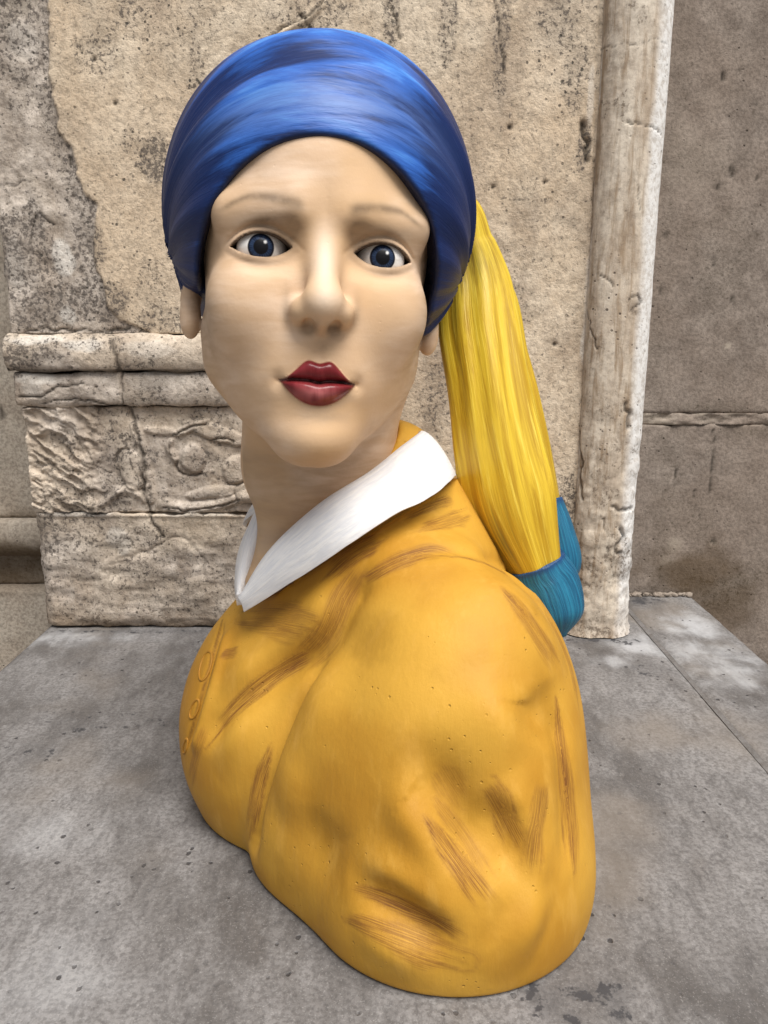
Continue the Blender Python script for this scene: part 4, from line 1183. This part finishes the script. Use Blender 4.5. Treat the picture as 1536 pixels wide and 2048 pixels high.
z_ = Sheet(XL + 0.004, XM, zD, zC - 0.002, 0.0018, YW + 0.004)
z_.rough(0.0012, 20, 41)
K = 0.00068
def lump(cx, cy, rx, ry, h, tilt=0.0, flat=0.35):
    """a worn raised shape with a groove round it"""
    c = xz(cx, cy); a_, b_ = z_.X - c[0], z_.Z - c[1]
    q = np.hypot((a_ * math.cos(tilt) + b_ * math.sin(tilt)) / (rx * K), (-a_ * math.sin(tilt) + b_ * math.cos(tilt)) / (ry * K))
    q = q + 0.16 * fbm(z_.X * 60, z_.Z * 60, None, 4, int(cx))
    z_.h = np.maximum(z_.h, h * np.clip(1 - q ** 3, 0, 1) ** flat)
    k = np.exp(-((q - 1.06) / 0.07) ** 2)
    z_.h -= 0.0016 * k
    z_.a['crack'] = np.maximum(z_.a['crack'], 0.55 * k * np.clip(fbm(z_.X * 30, z_.Z * 30, None, 2, int(cy)) + 0.25, 0, 1))
# broad worn leaves and a scroll
lump(386, 917, 27, 31, 0.0050, 0.0); lump(470, 940, 26, 30, 0.0048); lump(265, 942, 25, 44, 0.0052, 0.12); lump(207, 968, 20, 20, 0.0012)
lump(440, 868, 78, 17, 0.0042, -0.30); lump(380, 855, 44, 9, 0.0046, 0.38); lump(320, 862, 34, 9, 0.0030, -0.1); lump(425, 985, 60, 13, 0.0046, 0.15); lump(500, 985, 30, 24, 0.0048)
for pts, w, h in [([(345, 875), (338, 895), (348, 915), (360, 930)], 8, 0.004), ([(318, 1006), (355, 1014), (405, 1014), (450, 1006), (480, 995), (520, 990)], 15, 0.005),
        ([(105, 1000), (150, 1012), (200, 1008), (245, 985), (275, 990)], 9, 0.004), ([(225, 985), (255, 975), (280, 990), (295, 1010)], 9, 0.004)]:
    z_.ridge(pxz(pts), w * K, h, 0.003, int(w * 7 + pts[0][0]))
for pts, w, dp in [([(344, 874), (352, 868), (395, 850), (412, 846)], 0.0013, 0.003), ([(355, 925), (352, 940), (375, 954), (400, 950)], 0.0014, 0.003), ([(425, 875), (455, 880), (470, 884)], 0.0012, 0.0025), ([(325, 1016), (370, 1020), (420, 1018), (455, 1006), (478, 996)], 0.0012, 0.003),
        ([(338, 880), (342, 905), (355, 912)], 0.0009, 0.002), ([(228, 925), (232, 905), (250, 898), (265, 905)], 0.0012, 0.003), ([(140, 865), (170, 900), (196, 938), (225, 945)], 0.0009, 0.002)]:
    z_.line(pxz(pts), w, dp, amt=0.6, jit=0.004, seed=int(pts[0][0]))
# flaked acanthus at the left: torn ridges running down to the right
fl_ = sstep(215, 185, (z_.X - xz(0, 930)[0]) / K + 18 * fbm(z_.X * 30, z_.Z * 30, None, 3, 12))
ca = (z_.X * 0.55 + z_.Z * 0.83)
rid = 1 - np.abs(fbm(ca * 75, (z_.X - z_.Z) * 22, None, 4, 15)) * 2.6
z_.h = z_.h * (1 - 0.7 * fl_) + fl_ * (0.0052 * np.clip(rid, 0, 1) + 0.0035 * fbm(z_.X * 34, z_.Z * 34, None, 4, 16))
z_.h *= 1.45
oldstone(z_, 47, 0.001)
z_.h += 0.0012 * fbm(z_.X * 90, z_.Z * 90, None, 3, 80)
cav = z_.h < 0.0008
z_.a['dark'] = np.maximum(z_.a['dark'], 0.40 * cav * sstep(-0.1, 0.35, fbm(z_.X * 25, z_.Z * 25, None, 3, 14)))  # hollows of the carving coloured darker in patches
for cx, cy, rx, ry, am in [(140, 892, 12, 10, 1.0), (300, 912, 18, 18, 0.7), (285, 960, 16, 40, 0.5), (120, 910, 40, 50, 0.25)]:
    c = xz(cx, cy); z_.blot('dark', c[0], c[1], rx * K, ry * K, am, 5)
mor = np.array(pxz([(268, 850), (282, 900), (295, 950), (300, 1000)])); d, t_ = polydist(z_.P, crom(mor, 30), 0.02)
z_.h += 0.005 * sstep(0.008, 0.004, d) * (1 + 0.6 * fbm(z_.X * 110, z_.Z * 110, None, 3, 3)); z_.a['dark'] = np.maximum(z_.a['dark'], 0.5 * sstep(0.009, 0.004, d))
z_.build('carved_band', M_STONE, wall, 0.08, 0.003, 7)

b = Sheet(XL + 0.001, XM - 0.001, 0.0008, zD - 0.0025, 0.0022, YW)
b.rough(0.003, 7, 51)
rg = sstep(0.10, -0.06, b.Z - xz(300, 1110)[1] + 0.25 * (b.X + 0.2) + 0.03 * fbm(b.X * 14, b.Z * 14, None, 3, 53))
b.h += (0.0040 * fbm(b.X * 26, b.Z * 60, None, 5, 52) * (0.25 + 0.75 * rg)) - 0.004 * rg
b.h += 0.003 * sstep(0.006, 0.0, zD - 0.0025 - b.Z)
b.h -= 0.012 * np.clip(1 - (b.X - XL) / 0.02, 0, 1) ** 2 - 0.0
b.a['plaster'] = 0.55 * (1 - rg) + 0.25 * sstep(-0.2, 0.2, fbm(b.X * 11, b.Z * 20, None, 3, 54))
b.a['dark'] = np.clip(0.40 * sstep(-0.05, 0.4, fbm(b.X * 12, b.Z * 20, None, 4, 55)) + 0.22 * rg, 0, 1)
for cx, cy, rx, ry, am in [(95, 1060, 40, 40, 0.8), (75, 1120, 25, 70, 0.6), (140, 1075, 16, 22, 0.6), (300, 1080, 60, 30, 0.45)]:
    c = xz(cx, cy); b.blot('dark', c[0], c[1], rx * K, ry * K, am, 5)
for cx, cy, rx, ry, am in [(235, 1080, 26, 26, 0.55), (245, 1100, 16, 14, 0.5), (140, 1030, 70, 5, 0.7), (400, 1030, 110, 4, 0.5)]:
    c = xz(cx, cy); b.blot('pale', c[0], c[1], rx * K, ry * K, am, 7)
b.line(pxz([(300, 1030), (305, 1045), (325, 1075)]), 0.002, 0.004, seed=5)
b.line(pxz([(230, 1120), (300, 1100), (350, 1075), (400, 1110), (410, 1150)]), 0.0015, 0.002, amt=0.35, seed=6)
b.a['brown'] = 0.55 * sstep(0.035, 0.0, b.Z + 0.008 * fbm(b.X * 30, b.Z * 30, None, 3, 3))
b.h -= 0.004 * sstep(0.016, 0.0, b.Z)
b.build('base_block', M_STONE, wall, 0.08, 0.005, 8)
boxm('core', (XL + 0.01, YW + 0.06, 0.001), (XR - 0.002, YW + 0.155, 1.74), M_STONE, wall)

# ---- the rounded pilaster at the right end of the wall
colm = thing('pilaster', 'rounded limestone pilaster with a pale worn edge, painted brighter for side light, right of the yellow hair', 'pilaster', (0.31, 1.03, 0.0))
prof = crom([(0.2635, 1.046), (0.2645, 1.031), (0.270, 1.022), (0.279, 1.0155), (0.296, 1.011), (0.316, 1.0115), (0.331, 1.0165), (0.342, 1.026), (0.349, 1.040), (0.352, 1.060), (0.3525, 1.10), (0.3525, 1.20)], 110)
zs = np.linspace(0.0008, 0.95, 430)
PZ, PI = np.meshgrid(zs, np.arange(len(prof)), indexing='ij')
T2 = np.gradient(prof, axis=0); T2 /= np.linalg.norm(T2, axis=1, keepdims=True)
NM = np.stack([T2[:, 1], -T2[:, 0]], 1)
S2 = np.concatenate([[0], np.cumsum(np.linalg.norm(np.diff(prof, axis=0), axis=1))])
c_ = Sheet(0, 1, 0, 1, 1, 0)                     # reuse the marking tools on the unrolled face
c_.X, c_.Z = S2[PI].ravel(), PZ.ravel(); c_.P = np.stack([c_.X, c_.Z], 1); c_.h = np.zeros(len(c_.X))
c_.a = {k: np.zeros(len(c_.X)) for k in c_.a}
c_.rough(0.0010, 7, 61); c_.rough(0.0005, 60, 62)
low_ = sstep(0.42, 0.10, c_.Z)
c_.h += low_ * 0.0034 * fbm(c_.X * 50, c_.Z * 50, None, 4, 63)
def cs(px, py):
    p = at(px, py, 1.02); i = int(np.argmin(np.abs(prof[:80, 0] - p[0]))); return (S2[i], p[2])
c_.a['pale'] = np.clip(sstep(0.318, 0.332, prof[PI, 0].ravel() + 0.006 * fbm(c_.X * 60, c_.Z * 12, None, 3, 64)) * (1 - 0.45 * sstep(0.10, 0.0, c_.Z)), 0, 1)  # right edge whitened by wear and by sky light put into the colour
c_.a['pale'] = np.maximum(c_.a['pale'], 0.55 * sstep(0.004, 0.0, np.abs(c_.X - 0.012)) * sstep(-0.2, 0.3, fbm(c_.X * 3, c_.Z * 14, None, 3, 65)))
c_.a['dark'] = np.clip(1.0 * low_ * sstep(-0.25, 0.25, fbm(c_.X * 20, c_.Z * 20, None, 4, 66)) + 0.8 * sstep(0.06, 0.0, c_.Z) * (1 - 0.6 * c_.a['pale']), 0, 1)
for pts, w, dp in [([(1248, 245), (1275, 252), (1300, 250), (1325, 265)], 0.0012, 0.003), ([(1210, 95), (1260, 90), (1300, 82), (1345, 92)], 0.0007, 0.001), ([(1195, 550), (1210, 552), (1225, 566)], 0.0014, 0.003), ([(1180, 625), (1186, 660), (1196, 700)], 0.0010, 0.003),
        ([(1248, 805), (1251, 830), (1250, 855)], 0.0035, 0.006), ([(1226, 1014), (1245, 1020), (1260, 1022)], 0.0028, 0.006), ([(1240, 1062), (1245, 1072), (1232, 1095), (1240, 1100)], 0.0032, 0.006),
        ([(1200, 1030), (1212, 1070), (1216, 1110)], 0.0012, 0.003), ([(1255, 600), (1270, 590), (1278, 612), (1258, 622)], 0.0016, 0.003), ([(1266, 370), (1272, 420)], 0.0010, 0.001), ([(1160, 800), (1164, 900), (1163, 1000)], 0.002, 0.004)]:
    c_.line([cs(*q) for q in pts], w * 0.8, dp * 0.7, amt=0.62, jit=0.006, seed=int(pts[0][0] + pts[0][1]))
for px, py, rx, ry, am in [(1262, 15, 12, 18, 0.8), (1280, 45, 14, 20, 0.6), (1240, 215, 14, 26, 0.8), (1205, 120, 10, 90, 0.55), (1212, 210, 10, 30, 0.6), (1255, 395, 8, 50, 0.4), (1265, 610, 16, 22, 0.8), (1200, 690, 14, 22, 0.7), (1210, 830, 26, 26, 0.55), (1215, 985, 30, 20, 0.5), (1240, 1080, 20, 22, 0.8)]:
    c0 = cs(px, py); c_.blot('dark', c0[0], c0[1], rx * 0.00064, ry * 0.00064, am, int(px), 0.6, 60)
# spreading foot
c_.h += 0.006 * np.exp(-c_.Z / 0.008)
i0 = PI.ravel()
V = np.stack([prof[i0, 0] + NM[i0, 0] * c_.h, prof[i0, 1] + NM[i0, 1] * c_.h, c_.Z], 1)
nr_, nc_ = PI.shape
ids = np.arange(nr_ * nc_).reshape(nr_, nc_)
q = np.stack([ids[:-1, :-1], ids[:-1, 1:], ids[1:, 1:], ids[1:, :-1]], -1).reshape(-1, 4)
new_mesh('shaft', V, q.astype(np.int32), M_COLUMN, colm, c_.a)
# the same profile carries on above the picture
P3 = prof[::6]
V = [(x, y, z) for z in (0.951, 3.2) for x, y in P3]; n = len(P3)
new_mesh('upper_shaft', V, [(i, i + 1, n + i + 1, n + i) for i in range(n - 1)], M_COLUMN, colm)

# ---- brown concrete wall on the right
rw = thing('concrete_wall', 'brown concrete block wall with a rough mortar joint, far right behind the marble slab', 'wall', (0.75, 1.205, -0.9))
YR = 1.2
zj1, zj0 = xz(1400, 826, YR)[1], xz(1400, 850, YR)[1]
def rblock(name, x0, x1, z0, z1, step, seed, blots=(), lines=()):
    s = Sheet(x0, x1, z0, z1, step, YR)
    s.rough(0.0020, 6, seed); s.rough(0.0009, 60, seed + 1)
    s.a['dark'] = 0.35 * sstep(0.1, 0.5, fbm(s.X * 8, s.Z * 8, None, 4, seed + 2))
    for key, px, py, rx, ry, am in blots:
        c = xz(px, py, YR); s.blot(key, c[0], c[1], rx * 0.0008, ry * 0.0008, am, int(px + py), 0.8, 24, 1.6, 0.1)
    for pts, w, dp, am in lines: s.line(pxz(pts, YR), w, dp, amt=am, jit=0.003, seed=int(pts[0][0] + pts[0][1]))
    return s
s = rblock('upper', 0.3545, 0.98, zj1, 0.95, 0.004, 81, [('dark', 1345, 300, 20, 500, 0.35), ('pale', 1400, 300, 50, 60, 0.16), ('dark', 1400, 815, 80, 12, 0.6), ('pale', 1456, 692, 6, 5, 0.9)],
    [([(1446, 145), (1444, 155)], 0.0025, 0.003, 0.9), ([(1465, 335), (1463, 350)], 0.003, 0.003, 0.9), ([(1518, 350), (1516, 362)], 0.002, 0.003, 0.9), ([(1428, 515), (1427, 530)], 0.0022, 0.003, 0.9), ([(1323, 580), (1323, 592)], 0.002, 0.003, 0.9), ([(1467, 590), (1466, 605)], 0.002, 0.003, 0.9), ([(1330, 468), (1331, 471)], 0.003, 0.003, 0.9), ([(1476, 141), (1477, 143)], 0.003, 0.003, 0.9), ([(1435, 371), (1437, 374)], 0.003, 0.003, 0.8), ([(1510, 206), (1511, 208)], 0.003, 0.003, 0.8)])
s.build('concrete_block', M_RIGHT, rw, 0.12, 0.003, 1)
s = rblock('lower', 0.3545, 0.98, -0.35, zj0, 0.004, 91, [('brown', 1370, 1150, 90, 60, 0.75), ('brown', 1450, 1210, 70, 60, 0.6), ('dark', 1420, 1180, 130, 50, 0.8), ('dark', 1330, 1000, 30, 200, 0.45), ('pale', 1350, 1088, 14, 14, 0.55), ('pale', 1335, 1120, 14, 10, 0.4), ('pale', 1428, 1085, 8, 8, 0.5), ('dark', 1500, 860, 60, 14, 0.5)],
    [([(1355, 935), (1353, 970)], 0.0018, 0.003, 0.9), ([(1428, 860), (1425, 920), (1420, 985)], 0.0014, 0.002, 0.8), ([(1392, 960), (1390, 1000), (1400, 1035)], 0.0012, 0.002, 0.6), ([(1428, 1083), (1429, 1086)], 0.004, 0.005, 0.9)])
s.build('concrete_block', M_RIGHT, rw, 0.12, 0.003, 2)
s = rblock('joint', 0.3545, 0.98, zj0 + 0.0005, zj1 - 0.0005, 0.0025, 95)
s.Y = YR + 0.004
s.h += 0.010 * fbm(s.X * 26, s.Z * 70, None, 4, 96) + 0.003
s.a['pale'] = 0.5 * sstep(0.0, 0.4, fbm(s.X * 20, s.Z * 60, None, 3, 97)); s.a['dark'] = 0.6 * sstep(-0.1, 0.3, fbm(s.X * 15, s.Z * 40, None, 3, 98))
s.build('mortar_joint', M_RIGHT, rw, 0.10)
boxm('concrete_block', (0.3545, YR + 0.002, -0.9), (0.98, YR + 0.12, -0.352), M_RIGHT, rw)
boxm('concrete_block', (0.3545, YR + 0.004, 0.953), (0.98, YR + 0.12, 3.2), M_RIGHT, rw)
boxm('concrete_block', (0.983, YR + 0.003, -0.9), (2.4, YR + 0.12, 0.29), M_RIGHT, rw)
boxm('concrete_block', (0.983, YR + 0.005, 0.293), (2.4, YR + 0.12, 3.2), M_RIGHT, rw)

# ---- pale rendered wall on the left, with a stained roll above its footing
lw = thing('rendered_wall', 'pale rendered wall with a brown stained ledge, far left beyond the stone wall', 'wall', (-0.95, 1.3, -0.9))
YL = 1.28
za, zb, zc_ = xz(20, 1035, YL)[1], xz(20, 1108, YL)[1], xz(20, 1172, YL)[1]
X0, X1 = -1.30, -0.47
s = Sheet(X0, X1, za, 0.95, 0.005, YL)
s.rough(0.0015, 8, 101); s.a['dark'] = 0.3 * sstep(0.15, 0.5, fbm(s.X * 9, s.Z * 9, None, 4, 102)); s.a['brown'] = 0.5 * sstep(0.03, 0.0, s.Z - za + 0.02 * fbm(s.X * 20, s.Z * 20, None, 3, 4))
s.line(pxz([(-4, 810), (8, 835)], YL), 0.003, 0.003, seed=4); s.line(pxz([(5, 1000), (25, 1030), (35, 1045)], YL), 0.0012, 0.002, amt=0.6, seed=5)
s.build('render_panel', M_LEFT, lw, 0.1)
s = Sheet(X0, X1, zb, za - 0.001, 0.004, YL)
tt = (s.Z - zb) / (za - zb)
s.h = 0.002 + 0.028 * np.sqrt(np.clip(1 - (tt - 0.62) ** 2 / 0.42, 0, 1)); s.rough(0.002, 20, 104)
s.a['brown'] = np.clip(sstep(0.75, 0.15, tt + 0.25 * fbm(s.X * 30, s.Z * 30, None, 3, 105)), 0, 0.95); s.a['dark'] = 0.5 * sstep(0.5, 0.1, tt)
s.build('roll_moulding', M_LEFT, lw, 0.1)
s = Sheet(X0, X1, zc_, zb - 0.001, 0.005, YL + 0.012)
s.rough(0.002, 20, 106); s.a['brown'] = np.clip(0.75 + 0.4 * fbm(s.X * 25, s.Z * 25, None, 3, 107), 0, 0.9); s.a['dark'] = np.full(len(s.X), 0.45)  # brown stain, plus the strip's shadow darkened into its colour
s.build('recessed_strip', M_LEFT, lw, 0.08)
s = Sheet(X0, X1, -0.9, zc_ - 0.001, 0.008, YL - 0.018)
s.rough(0.0015, 8, 108); s.a['brown'] = 0.5 * sstep(0.02, 0.0, zc_ - s.Z + 0.01 * fbm(s.X * 25, s.Z * 25, None, 3, 109)); s.a['plaster'] += 0.6
s.build('footing', M_LEFT, lw, 0.12, 0.002)
boxm('upper_panel', (X0, YL + 0.002, 0.951), (X1, YL + 0.1, 3.2), M_LEFT, lw)
boxm('far_panel', (-2.6, YL + 0.003, -0.9), (X0 - 0.002, YL + 0.1, 3.2), M_LEFT, lw)
